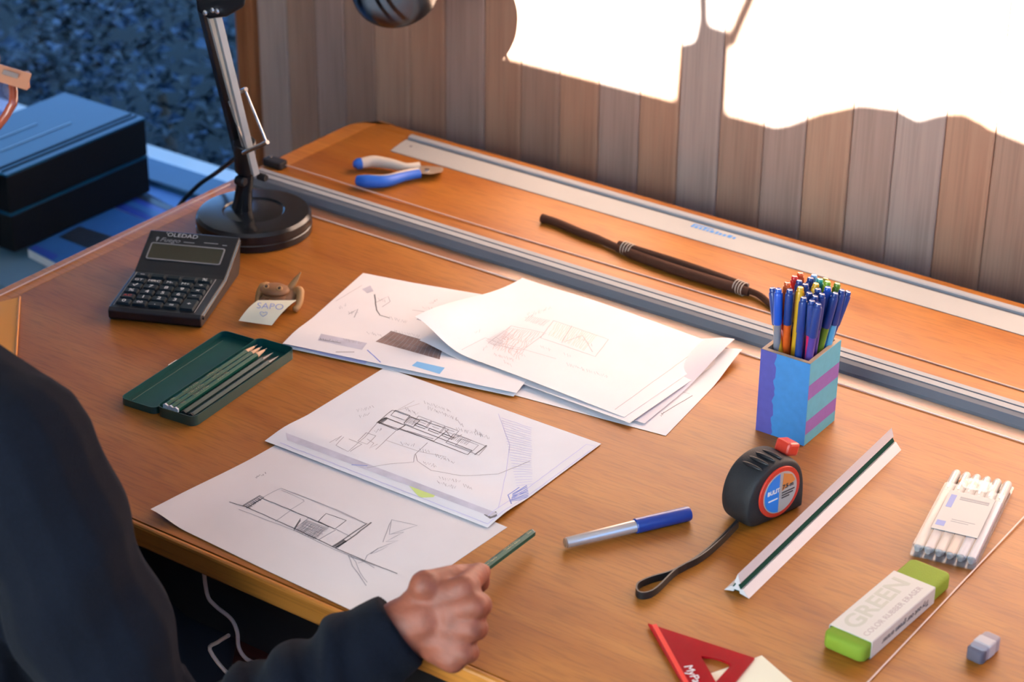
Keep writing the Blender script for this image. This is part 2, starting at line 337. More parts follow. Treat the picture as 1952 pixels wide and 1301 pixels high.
# back wall: backing behind vertical planks, window opening on the left
OX = atY(463, 60, WY).x                      # right side of the window opening
wall = struct(obj('wall_back', MB().box(OX, RX1, WY+.012, WY+.12, 0, RZ).box(RX0, OX, WY+.012, WY+.12, 0, .475).box(RX0, OX, WY+.012, WY+.12, 1.14, RZ).box(RX0, WLX, WY+.012, WY+.12, .475, 1.14), 'plaster'))
xs = [OX+.03]; seams = [atY(x, 400, WY).x for x in (500, 560, 612, 665, 720, 785, 850, 922, 990, 1062, 1135, 1211, 1285, 1362, 1445, 1525, 1610, 1692, 1785, 1880)]
xs += [s_ for s_ in seams if s_ > xs[0]+.02]
while xs[-1] < RX1-.08: xs.append(xs[-1]+.068+.008*random.random())
xs.append(RX1)
order = [3, 0, 2, 0, 4, 1, 2, 1, 0, 1, 2, 1, 3, 0, 2, 4, 2, 3, 1, 0, 2, 4]
for i in range(len(xs)-1):
    x0, x1 = xs[i]+.0006, xs[i+1]-.0006; cx = (x0+x1)/2; hw = (x1-x0)/2; dz = .001*random.random()
    b = MB(); b.prism([(-hw, .012), (hw, .012), (hw, .002), (hw-.0015, dz), (-hw+.0015, dz), (-hw, .002)], 0, RZ-.01)
    obj('plank', b, M['planks'][order[i % len(order)]], wall, loc=(cx, WY, 0))
struct(obj('trim_1', MB().prism([(OX-.004, WY+.11), (OX-.004, WY-.012), (OX+.004, WY-.018), (OX+.026, WY-.018), (OX+.032, WY-.012), (OX+.032, WY+.01)], 0, 2.36), 'jamb'))
SZ = .505
win1 = struct(obj('window_1', MB().box(WLX-.05, OX-.005, WY-.040, WY+.030, SZ-.03, SZ), mat('sill_skylit', (.045, .135, .24), .5, var=.08), bevel=.003))  # blue sky light is put into the sill colour
obj('frame', MB().box(WLX, OX-.005, WY+.015, WY+.045, 1.11, 1.14).box(WLX, WLX+.04, WY+.015, WY+.045, SZ, 1.14), 'white_paint', win1)
obj('pane', MB().box(WLX, OX-.005, WY+.028, WY+.032, SZ, 1.12), 'glass', win1)
for loc, rot, sx, sy in (((WLX/2+OX/2, WY+.16, .82), (PI/2, 0, PI), OX-WLX, .7), (((WX0+WX1)/2, RY0-.15, (WZ0+WZ1)/2), (PI/2, 0, 0), WX1-WX0, WZ1-WZ0), ((RX1+.12, -.475, 1.78), (PI/2, 0, PI/2), 1.45, 1.85)):
    ld = D.lights.new('window_portal', 'AREA'); ld.shape = 'RECTANGLE'; ld.size = sx; ld.size_y = sy; ld.cycles.is_portal = True
    lo = D.objects.new('window_portal', ld); COL.objects.link(lo); lo.location = loc; lo.rotation_euler = rot
struct(obj('trim_2', MB().box(RX0-4, RX1+1, WY+.12, 8, -.06, -.01), 'soil'))
# hedge outside the left window
hv, hf, hm = [], [], []
N = 15000
for k in range(N):
    x = rng.uniform(-3.2, .3); y = WY+.21+2.4*rng.random()**1.5
    top = .44+.07*math.sin(x*5.3+1)+.06*math.sin(y*6.1+x*8)+.10*(y-1.3)
    z = max(.03, top-abs(rng.normal(0, .09)))
    a, e, rl = rng.uniform(0, 2*PI), rng.uniform(-.3, .9), rng.uniform(-.6, .6)
    X = Matrix.Translation((x, y, z)) @ Euler((rl, -e, a)).to_matrix().to_4x4(); L = rng.uniform(.022, .046); W = L*rng.uniform(.28, .42)
    n = len(hv); hv += [tuple(X @ Vector(p)) for p in ((0, 0, 0), (L*.5, W, .006), (L, 0, -.008), (L*.5, -W, .006), (L*.5, 0, 0))]
    hf += [(n, n+4, n+1), (n+4, n+2, n+1), (n, n+3, n+4), (n+4, n+3, n+2)]; hm += [int(rng.random() < .3)]*4
me = D.meshes.new('foliage'); me.from_pydata(hv, [], hf); me.materials.append(M['leaf']); me.materials.append(M['leaf2']); me.polygons.foreach_set('material_index', hm)
hedge = thing('hedge', 'dark leafy hedge in blue shade outside the window', 'hedge', (0, 0, 0))
o = link('foliage', me, hedge); o['kind'] = 'stuff'
for x, y in ((-2.6, 1.9), (-1.9, 2.1), (-1.2, 1.8), (-.6, 2.2), (-.1, 1.8), (-1.5, 2.8), (-.8, 3.0)):
    obj('stem', MB().tube([(x, y, -.01), (x+.03, y, .12), (x-.02, y+.03, .26)], [.02, .016, .01], 8), 'twig', hedge)
# things standing on the high window ledge (their shadows fall on the back wall)
def ledge(Xw, Zw, y=RY0+.07):               # wall point -> point on the same sun ray above the ledge
    t = (y-WY)/SUN_DIR.y; return Vector((Xw, WY, Zw))+SUN_DIR*t
def sh(px, py, y=RY0+.07): p = atY(px, py, WY); return ledge(p.x, p.z, y)
A = [sh(*p) for p in ((1283, 190), (1385, 205), (1392, 75), (1352, 62), (1340, 45), (1326, 60), (1320, 92), (1292, 98))]
A[0].z = A[1].z = WZ0
jug = thing('carton_vase', 'tall clay vase with two bare twigs on the high window ledge', 'vase', (A[0]+A[1])/2)
b = MB(); L0 = jug.location
b.loft([p-L0+Vector((0, -.03, 0)) for p in A], [p-L0+Vector((0, .03, 0)) for p in A]); obj('body', b, 'clay', jug, bevel=.004)
for pts in (((1342, 70), (1340, 0), (1338, -60)), ((1392, 85), (1408, 45), (1428, 0), (1440, -50))):
    obj('twig', MB().tube([sh(*p)-L0 for p in pts], .0100, 8), 'twig', jug)
for nm, lab, pts in (('river_stone', 'large rounded grey stone on the high window ledge beside the vase', ((1420, 240), (1500, 238), (1560, 214), (1640, 195), (1710, 203), (1752, 226), (1770, 260))),
                     ('river_stone', 'middle rounded grey stone on the high window ledge', ((1700, 262), (1740, 226), (1790, 212), (1835, 210), (1880, 232), (1915, 285))),
                     ('river_stone', 'farthest flat grey stone on the high window ledge', ((1840, 290), (1880, 236), (1952, 266), (2050, 290), (2150, 330)))):
    P = [sh(*p, RY0-.02 if 'middle' in lab else RY0+.07) for p in pts]; P[0].z = min(P[0].z, WZ0); P[-1].z = min(P[-1].z, WZ0); c = (P[0]+P[-1])/2; c.z = WZ0
    R = []
    for t, sxy in ((-1, .05), (-.8, .6), (-.4, .92), (0, 1), (.4, .92), (.8, .6), (1, .05)):
        R.append([Vector(((p.x-c.x)*(sxy*.3+.7), t*.035, max(0, (p.z-WZ0))*sxy)) for p in P]+[Vector(((P[-1].x-c.x)*.7, t*.035, 0)), Vector(((P[0].x-c.x)*.7, t*.035, 0))])
    tag(obj(nm, MB().rings(R), 'stone', smooth=60, loc=c), lab, 'stone')

# ================================================================== desk
DX0, DX1, DY0, DY1, TH = -.012, 1.62, .028, 1.031, .024
desk = thing('desk', 'orange-brown wooden drawing desk with lighter edge strips', 'desk', (0, 0, 0))
E_ = .030
obj('tabletop', MB().box(DX0+E_, DX1-E_, DY0+.004, DY1-.02, T-TH, T), 'desk', desk)
corner = lambda: [(DX0+.045-.045*math.cos(a), DY1-.045+.045*math.sin(a)) for a in [PI/2*i/6 for i in range(7)]]
obj('edge_strip', MB().prism([(DX0, DY0)]+corner()+[(DX0+E_-.0004, DY1-.0001), (DX0+E_-.0004, DY0)], T-TH-.002, T), 'desk_edge', desk, bevel=.002)
obj('edge_strip', MB().box(DX0+E_, DX1-E_, DY1-.0196, DY1, T-TH-.002, T), 'desk', desk, bevel=.002)
obj('edge_strip', MB().box(DX0+E_, DX1-E_, DY0-.004, DY0+.0036, T-TH-.002, T), 'desk_edge', desk, bevel=.003)
obj('edge_strip', MB().box(DX1-E_+.0004, DX1, DY0, DY1, T-TH-.002, T), 'desk_edge', desk, bevel=.002)
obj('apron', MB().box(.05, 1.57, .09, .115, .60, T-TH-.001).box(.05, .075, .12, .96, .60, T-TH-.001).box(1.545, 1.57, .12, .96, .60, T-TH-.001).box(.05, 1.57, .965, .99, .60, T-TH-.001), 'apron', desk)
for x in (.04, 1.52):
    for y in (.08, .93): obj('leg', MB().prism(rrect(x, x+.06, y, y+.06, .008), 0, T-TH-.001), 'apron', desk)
# cable hanging under the desk front
Pc = [atY(*p, .06) for p in ((388, 1095), (394, 1130), (410, 1155), (440, 1180), (452, 1205), (455, 1235), (470, 1257), (500, 1275), (490, 1310), (440, 1290), (400, 1240), (415, 1225), (436, 1212))]
def smooth_path(P, n=4):
    P = [Vector(p) for p in P]; out = []
    for i in range(len(P)-1):
        p0, p1, p2, p3 = P[max(i-1, 0)], P[i], P[i+1], P[min(i+2, len(P)-1)]
        for k in range(n):
            t = k/n; out.append(.5*((2*p1)+(p2-p0)*t+(2*p0-5*p1+4*p2-p3)*t*t+(3*p1-p0-3*p2+p3)*t**3))
    return out+[P[-1]]
Pc[0].z = T-TH-.004
tag(obj('cable', MB().tube(smooth_path(Pc), .0022, 8), 'cord', smooth=60), 'thin pale cable hanging in a loop below the front of the desk', 'cable')

# ================================================================== parallel bar, cords, metal ruler
BL = .006
bar = thing('parallel_bar', 'long grey metal parallel bar with a clear plastic lower edge across the desk', 'ruler', (BL, .74, T))
Lb = 1.235
prof = [(-.005, .0015), (-.005, .006), (.002, .0125), (.010, .0145), (.0195, .0145), (.020, .0135), (.0215, .0135), (.022, .0145), (.030, .0145), (.032, .0125), (.032, .0015)]
def along_x(pr, x0, x1, mi=0, mb=None):
    mb = mb or MB(); return mb.loft([Vector((x0, y, z)) for y, z in pr], [Vector((x1, y, z)) for y, z in pr], mi)
obj('profile', along_x(prof, .012, Lb), 'alu_grey', bar, smooth=25)
obj('top_strip', along_x([(.0095, .0146), (.0095, .0152), (.0192, .0152), (.0192, .0146)], .012, Lb), 'alu', bar)
obj('top_strip', along_x([(.0222, .0146), (.0222, .0152), (.0300, .0152), (.0315, .0140), (.0315, .0128)], .012, Lb), 'alu', bar)
obj('clear_blade', along_x([(-.027, .0008), (-.027, .0016), (-.006, .0034), (-.006, .0008)], .012, Lb), 'acrylic', bar)
obj('blade_edge', along_x([(-.0284, .0008), (-.0284, .0018), (-.0272, .0022), (-.0272, .0008)], .012, Lb), mat('acrylic_edge', (.72, .62, .56), .3), bar)['label'] = 'light polished lower edge of the clear blade'
obj('end_cap', MB().box(-.002, .0118, -.012, .030, .001, .010), 'white', bar, bevel=.002)['label'] = 'small white end fitting'
obj('end_cap', MB().box(Lb+.0002, Lb+.014, -.012, .030, .001, .010), 'white', bar, bevel=.002)['label'] = 'small white end fitting'
def cordthing(pts, lab): return tag(obj('ruler_cord', MB().tube(pts, .0009, 6), 'cord', smooth=60), lab, 'cord')
z1 = T+.0011
cordthing([(.002, .05, z1), (.002, .40, z1), (.003, .722, z1+.003)], 'thin pale cord stretched along the left edge of the desk')
cordthing([(1.227, .06, z1), (1.2255, .40, z1), (1.2255, .722, z1+.003)], 'thin pale cord running past the large green eraser and the pen set')
cordthing([(.020, .8155, z1+.004), (.40, .819, z1), (.80, .822, z1), (1.21, .822, z1)], 'thin pale cord crossing the desk behind the parallel bar')
pul = thing('cord_pulley', 'small black plastic cord guide at the left edge behind the lamp', 'pulley', (.004, .812, T))
obj('body', MB().prism(rrect(-.016, .018, -.009, .009, .005), .0002, .011), 'black_matte', pul, bevel=.002); obj('pin', MB().lathe([(.002, .011), (.002, .0135), (.0015, .014)], 10, X=Matrix.Translation((-.006, 0, 0))), 'steel', pul)
# metal ruler at the back
rul = thing('metal_ruler', 'long silver metal ruler with a raised back rib lying near the wall', 'ruler', (.094, .950, T))
Lr = 1.36
def slant(pr, x1, mi=0, k=-.12): return MB().loft([Vector((.006+k*y if y < .05 else 0, y, z)) for y, z in pr], [Vector((x1, y, z)) for y, z in pr], mi)
obj('blade', slant([(0, .0003), (0, .0011), (.012, .0028), (.041, .0032), (.041, .0003)], Lr), 'silver', rul, smooth=20)
obj('groove', slant([(.0412, .0003), (.0412, .0018), (.0468, .0018), (.0468, .0003)], Lr), 'alu_grey', rul)
obj('rib', slant([(.047, .0003), (.047, .0050), (.049, .0062), (.057, .0062), (.059, .0048), (.059, .0003)], Lr), 'alu', rul, smooth=20)
q = at(1308, 437, T+.0032)-rul.location; q2 = at(1392, 458, T+.0032)-rul.location
b = MB(); xx = q.x
for k in range(11):
    ww = .004+.004*random.random(); b.box(xx, xx+ww*.8, .027, .033 if k % 3 else .035, .00325, .00335); xx += ww+.001
    if xx > q2.x: break
b.box(q.x, q.x+.03, .0355, .038, .00325, .00335); obj('blue_print', b, mat('ruler_blue', (.04, .24, .62), .6), rul)
obj('hanging_hole', MB().lathe([(.0022, .0031), (.0022, .00325)], 14, X=Matrix.Translation((.022, .026, 0))), 'alu_dark', rul)

# ================================================================== sheets of paper
def bez(*P):
    return [Vector(p) for p in P]
class Sheet:
    def __init__(s, name, label, loc, rz, z, m, lift=None, size=(.297, .21), nx=36, ny=26, grp='drawing sheets on the desk'):
        s.lift = lift or (lambda x, y: 0); s.W, s.H = size
        s.o = thing(name, label, 'paper', (loc[0], loc[1], T+z), rz, grp)
        v = []; f = []
        for top in (1, 0):
            for j in range(ny+1):
                for i in range(nx+1):
                    x, y = s.W*i/nx, s.H*j/ny; v.append((x, y, s.lift(x, y)+(.00026 if top else .00004)))
        n = (nx+1)*(ny+1); k = lambda i, j: j*(nx+1)+i
        for j in range(ny):
            for i in range(nx):
                f.append((k(i, j), k(i+1, j), k(i+1, j+1), k(i, j+1))); f.append((n+k(i, j), n+k(i, j+1), n+k(i+1, j+1), n+k(i+1, j)))
        ring = [k(i, 0) for i in range(nx)]+[k(nx, j) for j in range(ny)]+[k(i, ny) for i in range(nx, 0, -1)]+[k(0, j) for j in range(ny, 0, -1)]
        for a, b2 in zip(ring, ring[1:]+ring[:1]): f.append((a, n+a, n+b2, b2))
        mb = MB(); mb.add(v, f); s.sheet = obj('sheet', mb, m, s.o, smooth=40)
        s.inv = (Matrix.Translation(s.o.location) @ Matrix.Rotation(rz, 4, 'Z')).inverted(); s.layers = {}
    def px(s, p):                          # photograph pixel -> page x, y (on the page's own surface)
        q = s.inv @ at(p[0], p[1], s.o.location.z); 
        for _ in range(3): q = s.inv @ at(p[0], p[1], s.o.location.z+s.lift(min(max(q.x, 0), s.W), min(max(q.y, 0), s.H)))
        return (q.x, q.y)
    def clip(s, x, y): return min(max(x, .001), s.W-.001), min(max(y, .001), s.H-.001)
    def line(s, pts, m='graphite_soft', w=.0004, page=False, jit=.0003):
        P = [p if page else s.px(p) for p in pts]; Q = [P[0]]
        for a, b2 in zip(P, P[1:]):
            n = max(1, int(math.hypot(b2[0]-a[0], b2[1]-a[1])/.008))
            for k in range(1, n+1): Q.append((a[0]+(b2[0]-a[0])*k/n+random.uniform(-jit, jit), a[1]+(b2[1]-a[1])*k/n+random.uniform(-jit, jit)))
        Q = [s.clip(*q) for q in Q]; mb = s.layers.setdefault(m, MB()); V = []
        for i, q in enumerate(Q):
            a, c = Q[max(i-1, 0)], Q[min(i+1, len(Q)-1)]; dx, dy = c[0]-a[0], c[1]-a[1]; L = math.hypot(dx, dy) or 1; nx, ny = -dy/L*w, dx/L*w
            for sg in (1, -1):
                x, y = s.clip(q[0]+sg*nx, q[1]+sg*ny); V.append((x, y, s.lift(x, y)+.00042))
        mb.add(V, [(2*i, 2*i+1, 2*i+3, 2*i+2) for i in range(len(Q)-1)])
    def fill(s, poly, m, n=10, page=False):  # quad patch given by 4 corners
        a, b2, c, d = [p if page else s.px(p) for p in poly]; V = []
        for j in range(n+1):
            for i in range(n+1):
                u, v = i/n, j/n; x = (a[0]*(1-u)+b2[0]*u)*(1-v)+(d[0]*(1-u)+c[0]*u)*v; y = (a[1]*(1-u)+b2[1]*u)*(1-v)+(d[1]*(1-u)+c[1]*u)*v
                x, y = s.clip(x, y); V.append((x, y, s.lift(x, y)+.00036))
        s.layers.setdefault(m, MB()).add(V, [(j*(n+1)+i, j*(n+1)+i+1, (j+1)*(n+1)+i+1, (j+1)*(n+1)+i) for j in range(n) for i in range(n)])
    def hatch(s, poly, m, n=14, w=.0003, jit=.0008):
        a, b2, c, d = [s.px(p) for p in poly]
        for k in range(n):
            u = (k+.5)/n; p = (a[0]+(b2[0]-a[0])*u, a[1]+(b2[1]-a[1])*u); q = (d[0]+(c[0]-d[0])*u, d[1]+(c[1]-d[1])*u)
            s.line([p, q], m, w, True, jit)
    def scrib(s, p, q, m='graphite_soft', w=.0003, h=4.5):  # handwriting-like squiggle between two pixels
        L = math.hypot(q[0]-p[0], q[1]-p[1]); n = max(4, int(L/2.4)); pts = []; run = random.randint(4, 9)
        for k in range(n+1):
            u = k/n; pts.append((p[0]+(q[0]-p[0])*u+random.uniform(-1.6, 1.6), p[1]+(q[1]-p[1])*u+random.uniform(.3, 1)*h*(.8 if k % 2 else -.8)))
            if len(pts) >= run or k == n:
                if len(pts) > 1: s.line(pts, m, w*.7, False, 0)
                pts = []; run = random.randint(4, 9)
    def done(s):
        names = {'graphite': 'pencil_lines', 'graphite_soft': 'pencil_lines', 'graphite_faint': 'pencil_lines'}
        for m, mb in s.layers.items():
            obj(names.get(m, 'coloured_marks'), mb, m, s.o)['kind'] = 'stuff'
ss = lambda e0, e1, x: (lambda t: t*t*(3-2*t))(min(1, max(0, (x-e0)/(e1-e0))))

# --- A: the sheet being drawn on
A = Sheet('drawing_sheet', 'pinkish sheet with a pencil elevation sketch under the drawing hand', (.502, .046), math.radians(-2.6), .0001, 'paper_pink',
          lambda x, y: .007*ss(.05, 0, x)*ss(.16, 0, y)*(1-ss(.12, .2, y))+.0006*ss(.02, 0, y)*(1+math.sin(x*30)*.5))
G, S_, F_ = 'graphite', 'graphite_soft', 'graphite_faint'
A.line([(437, 958), (470, 968), (560, 1008), (633, 1043), (700, 1072), (758, 1095)], G, .0006); A.line([(455, 972), (560, 1012), (640, 1050), (715, 1080)], S_, .0004)
A.line([(462, 966), (495, 946), (502, 950), (470, 970)], G, .0007); A.hatch([(464, 966), (495, 947), (502, 951), (474, 971)], G, 10, .0005)
A.line([(502, 952), (560, 976), (628, 1006), (698, 1000)][:3], G, .0006); A.line([(502, 949), (524, 937), (536, 932), (552, 938), (640, 972), (697, 999)], S_, .0005)
A.line([(536, 935), (580, 955)], S_, .0003); A.line([(560, 940), (700, 1000)], F_, .0003)
A.line([(552, 974), (580, 957), (576, 953)], S_, .0004); A.line([(525, 995), (553, 975)], S_, .0005); A.line([(563, 1008), (590, 988), (555, 975)], S_, .0005)
A.line([(700, 999), (634, 1043)], G, .0008); A.line([(708, 997), (668, 1028), (640, 1045)], G, .0009)
A.line([(607, 995), (622, 980), (660, 993), (638, 1010), (607, 995)], G, .0005); A.line([(590, 988), (640, 1010), (672, 1026)], S_, .0004); A.line([(608, 1030), (640, 1012)], S_, .0005)
for dy in (0, 3): A.line([(573, 990+dy), (560, 1010+dy)], G, .0005)
A.hatch([(583, 992), (627, 1008), (600, 1030), (562, 1012)], S_, 26, .00022, .0012); A.hatch([(583, 992), (562, 1012), (600, 1030), (627, 1008)], S_, 20, .00018, .0012); A.hatch([(655, 1030), (662, 1033), (645, 1046), (636, 1043)], G, 9, .0003)
A.line([(746, 992), (796, 1003), (742, 1020), (746, 992), (730, 1035)], S_, .0004); A.line([(742, 1020), (770, 1016), (735, 1034), (760, 1032), (722, 1046), (740, 1043), (715, 1055), (706, 1057), (722, 1046), (700, 1060), (694, 1072), (682, 1075)], S_, .0004)
A.line([(664, 1060), (672, 1080), (690, 1105), (698, 1118)], S_, .0005); A.line([(668, 1060), (678, 1072), (686, 1092), (700, 1112)], S_, .0004); A.line([(664, 1062), (690, 1070), (714, 1084)], S_, .0004)
A.scrib((486, 912), (508, 903), G, .0005, 4); A.done()
# --- B: plan sheet in the middle
B = Sheet('drawing_sheet', 'white sheet with a dense floor plan sketch and green marker patch, middle of the desk', (.497, .227), math.radians(.2), .0007, 'paper_cool',
          lambda x, y: .0030*ss(.045, .0, abs(y-.032))+.0004)
def rect(s, a, b2, d, m=G, w=.0005):
    c = (b2[0]+d[0]-a[0], b2[1]+d[1]-a[1]); s.line([a, b2, c, d, a], m, w)
rect(B, (748, 783), (855, 820), (720, 805)); rect(B, (735, 797), (772, 812), (720, 806), G, .0009); B.hatch([(735, 797), (740, 799), (725, 810), (718, 807)], G, 8, .0003)
rect(B, (754, 783), (782, 793), (745, 793)); rect(B, (782, 796), (800, 803), (770, 808), G, .0006); B.hatch([(782, 796), (800, 803), (790, 812), (770, 806)], S_, 9)
for k in range(3):
    x = 798+k*26; y = 794+k*10; rect(B, (x, y), (x+24, y+9), (x-10, y+12), S_, .0005); rect(B, (x-4, y+14), (x+16, y+22), (x-8, y+17), G, .0006); B.line([(x+3, y+6), (x+16, y+10)], S_); B.line([(x, y+10), (x+13, y+15)], S_)
B.line([(770, 810), (835, 835), (900, 860), (892, 868), (760, 817)], G, .0006); B.line([(775, 822), (826, 838)], S_, .0008); rect(B, (865, 828), (928, 852), (850, 845), S_, .0006); rect(B, (880, 838), (912, 850), (868, 850), S_, .0005)
B.line([(848, 820), (862, 838), (880, 830)], S_, .0006); B.hatch([(868, 828), (900, 840), (890, 850), (858, 838)], S_, 12); B.line([(905, 868), (928, 850)], G, .0008)
B.line([(790, 765), (752, 786), (800, 770)], F_, .0004); B.line([(720, 806), (695, 835), (664, 862), (640, 850), (655, 834)], S_, .0004); B.line([(665, 838), (690, 848), (668, 862)], S_, .0005); rect(B, (698, 826), (716, 832), (682, 842), S_, .0005)
B.line([(628, 845), (652, 832), (640, 842)], S_, .0004); B.line([(700, 838), (712, 846), (704, 856), (720, 848)], S_, .0004); B.line([(757, 820), (735, 840), (716, 858)], S_, .0004); B.line([(735, 840), (800, 862), (850, 872)], F_, .0004)
B.line([(815, 845), (790, 868), (788, 882), (700, 893)], S_, .0004); B.line([(792, 866), (796, 880), (822, 898), (880, 908), (950, 905), (1010, 880)], S_, .0004)
for p, q in (((680, 785), (712, 776)), ((684, 796), (706, 790)), ((772, 780), (796, 790)), ((808, 768), (858, 784)), ((815, 778), (870, 800)), ((868, 800), (882, 812)), ((765, 846), (790, 850)), ((800, 858), (818, 862)), ((830, 868), (866, 884)), ((806, 882), (832, 890)), ((905, 822), (936, 838)), ((870, 818), (920, 832)), ((715, 824), (728, 818)), ((838, 912), (880, 920)), ((833, 920), (872, 932)), ((884, 926), (900, 932))): B.scrib(p, q, S_, .00035, 4.5)
B.fill([(768, 914), (836, 940), (826, 949), (800, 950)], 'green_marker'); B.fill([(545, 826), (950, 980), (936, 986), (548, 840)], 'grey_marker_and_shade', 24)  # grey strip paints the shade of the curled front edge
B.line([(670, 887), (700, 889)], 'blue_ink', .0006); B.hatch([(1004, 925), (1010, 952), (972, 958), (978, 942)], 'blue_ink', 9, .0006); B.line([(990, 930), (968, 945), (975, 962)], 'blue_ink', .0006)
B.hatch([(955, 795), (985, 930), (1015, 925), (1012, 815)], 'lilac_ink', 26, .00035); B.line([(950, 790), (972, 850), (965, 900), (950, 970)], 'lilac_ink', .0003)
B.line([(534, 845), (930, 1000), (1136, 852), (1118, 848), (930, 985)], 'lilac_ink', .0004); B.fill([(922, 982), (946, 976), (948, 986), (934, 990)], G, 3); B.done()
# --- D: left stack, three sheets
def Dl(k): return lambda x, y: .0035*k*ss(.05, .0, abs(y-.03))
D0 = Sheet('drawing_sheet', 'lowest sheet of the left stack, front edge showing blue strokes', (.366, .404), math.radians(12.3), .0004, 'paper_cool', Dl(1))
D0.fill([(560, 655), (700, 690), (694, 697), (562, 662)], 'lilac_ink', 12); D0.done()
D1 = Sheet('drawing_sheet', 'white sheet with site sketches and a brown shaded block, on the left stack', (.367, .408), math.radians(12.4), .0034, 'paper', Dl(.8))
D1.line([(714, 562), (718, 592), (724, 602), (742, 607)], G, .0007); D1.line([(716, 578), (740, 566), (744, 576), (728, 586)], S_); D1.scrib((722, 572), (738, 576)); D1.fill([(690, 552), (706, 545), (712, 556), (700, 560)], 'grey_marker_and_shade', 4)
D1.scrib((645, 588), (660, 582)); D1.line([(664, 600), (682, 590), (675, 606)], S_, .0005); D1.scrib((664, 598), (682, 596), S_, .0005); D1.line([(640, 575), (690, 545)], F_)
for p, q in (((806, 588), (824, 590)), ((818, 580), (834, 572)), ((742, 607), (778, 615)), ((700, 636), (728, 640)), ((752, 632), (800, 642)), ((655, 648), (690, 655))): D1.scrib(p, q)
D1.line([(786, 592), (850, 601), (842, 618)], S_, .0004); D1.fill([(798, 604), (846, 616), (842, 622), (794, 610)], 'grey_marker_and_shade', 6); D1.hatch([(798, 604), (846, 616), (842, 622), (794, 610)], G, 16, .00022)
D1.fill([(745, 632), (845, 660), (838, 686), (716, 652)], 'brown_marker', 10); D1.line([(745, 632), (845, 660)], G); D1.hatch([(745, 632), (845, 660), (838, 686), (716, 652)], S_, 14, .0002); D1.line([(734, 644), (840, 674)], G, .0004)
D1.fill([(612, 637), (700, 655), (690, 668), (606, 650)], 'grey_marker_and_shade', 8); D1.line([(608, 648), (650, 655)], G, .0005); D1.scrib((610, 647), (646, 653), G, .0005, 3)
D1.line([(700, 668), (726, 692)], 'blue_ink', .0007); D1.fill([(795, 690), (848, 702), (838, 714), (785, 698)], 'sky_ink', 6); D1.line([(640, 672), (675, 672)], F_, .0012); D1.done()
D2 = Sheet('tracing_sheet', 'thin sheet lying askew under the right part of the left stack', (.405, .428), math.radians(15.5), .0018, 'paper', Dl(.6), size=(.27, .20)); D2.done()
# --- C: right stack
Cl = lambda x, y: .030*ss(.10, 0, x)**2*ss(.20, 0, y)**1.0
C0 = Sheet('drawing_sheet', 'lowest sheet of the bright right stack, its front corner nearest the pen cup', (.545, .459), math.radians(7.0), .0004, 'paper', lambda x, y: .010*ss(.25, .297, x)*ss(.12, .21, y))
C0.line([(1262, 790), (1320, 755)], G, .0005); C0.scrib((1258, 795), (1268, 786), G); C0.line([(1300, 748), (1315, 752)], F_); C0.done()
C1 = Sheet('tracing_sheet', 'greyish translucent sheet with its far right corner curling up beside the pen cup', (.512, .488), math.radians(2.5), .0026, 'tracing', lambda x, y: .014*ss(.24, .297, x)*ss(.08, .21, y))
C1.done()
C2 = Sheet('drawing_sheet', 'bright sheet second from the top of the right stack', (.500, .497), math.radians(-1.6), .0048, 'paper', lambda x, y: Cl(x, y)*.25); C2.done()
C3 = Sheet('drawing_sheet', 'bright top sheet of right stack with faint coloured plan and lifted left corner', (.489, .503), math.radians(-1.5), .0072, 'paper', lambda x, y: Cl(x, y)+.002*math.sin(x*14)*ss(.0, .1, x))
C3.line([(1172, 782), (1330, 667)], F_, .0005)
for p, q in (((1000, 608), (1040, 592)), ((1005, 600), (1050, 588)), ((980, 688), (940, 676)), ((960, 690), (975, 698)), ((950, 680), (975, 685)), ((920, 668), (930, 660)), ((1030, 662), (1050, 668)), ((1075, 676), (1088, 680)), ((905, 636), (915, 630)), ((1098, 640), (1130, 660)), ((950, 655), (1000, 680)), ((1080, 695), (1160, 720))): C3.scrib(p, q, F_, .0003, 4)
C3.hatch([(1010, 602), (1050, 612), (1035, 622), (1000, 612)], F_, 12); C3.hatch([(970, 625), (1030, 635), (1015, 655), (950, 645)], 'red_pencil', 16, .00016, .002); C3.hatch([(960, 640), (1010, 655), (990, 685), (940, 665)], 'red_pencil', 13, .00015, .003)
C3.hatch([(1060, 615), (1140, 640), (1115, 670), (1045, 640)], 'olive_pencil', 20, .00018, .001); C3.hatch([(925, 650), (960, 630), (980, 640), (945, 662)], F_, 14, .0003)
rect(C3, (1055, 612), (1160, 648), (1030, 645), F_, .0004); rect(C3, (975, 622), (1040, 636), (930, 655), F_, .0004); C3.line([(1090, 622), (1070, 655), (1110, 640), (1130, 672)], F_); C3.line([(880, 668), (925, 645), (1060, 685)], F_, .0003); C3.done()
# sticky note lower right
P4 = [at(*p) for p in ((1452, 1252), (1508, 1301))]; dv = (P4[1]-P4[0]).normalized(); ang = math.atan2(dv.y, dv.x)
sn = thing('sticky_note', 'plain cream sticky note partly under the red set square', 'note', (P4[0].x, P4[0].y, T+.0003), ang)
obj('note_pad', MB().box(0, .076, -.076, 0, 0, .0008), 'note', sn)
# orange film at left
Pq = [at(*p) for p in ((-60, 640), (-40, 560), (38, 570), (30, 700), (-40, 760))]; Pq = [at(-50, 592), at(38, 570), at(30, 690)]; Pq = [Pq[0], Pq[2]+(Pq[0]-Pq[1]), Pq[2], Pq[1]]
of = thing('plastic_folder', 'translucent orange plastic folder corner at the left edge of the desk', 'folder', (Pq[0].x, Pq[0].y, T+.0004))
L0 = Pq[0]; obj('cover', MB().loft([p-L0+Vector((0, 0, .0002)) for p in Pq], [p-L0+Vector((0, 0, .0022)) for p in Pq]), 'orange_film', of)
obj('spine', MB().tube([p-L0+Vector((0, 0, .0020)) for p in (Pq[3], Pq[2])], .0016, 8), mat('folder_edge', (.85, .33, .03), .4), of)
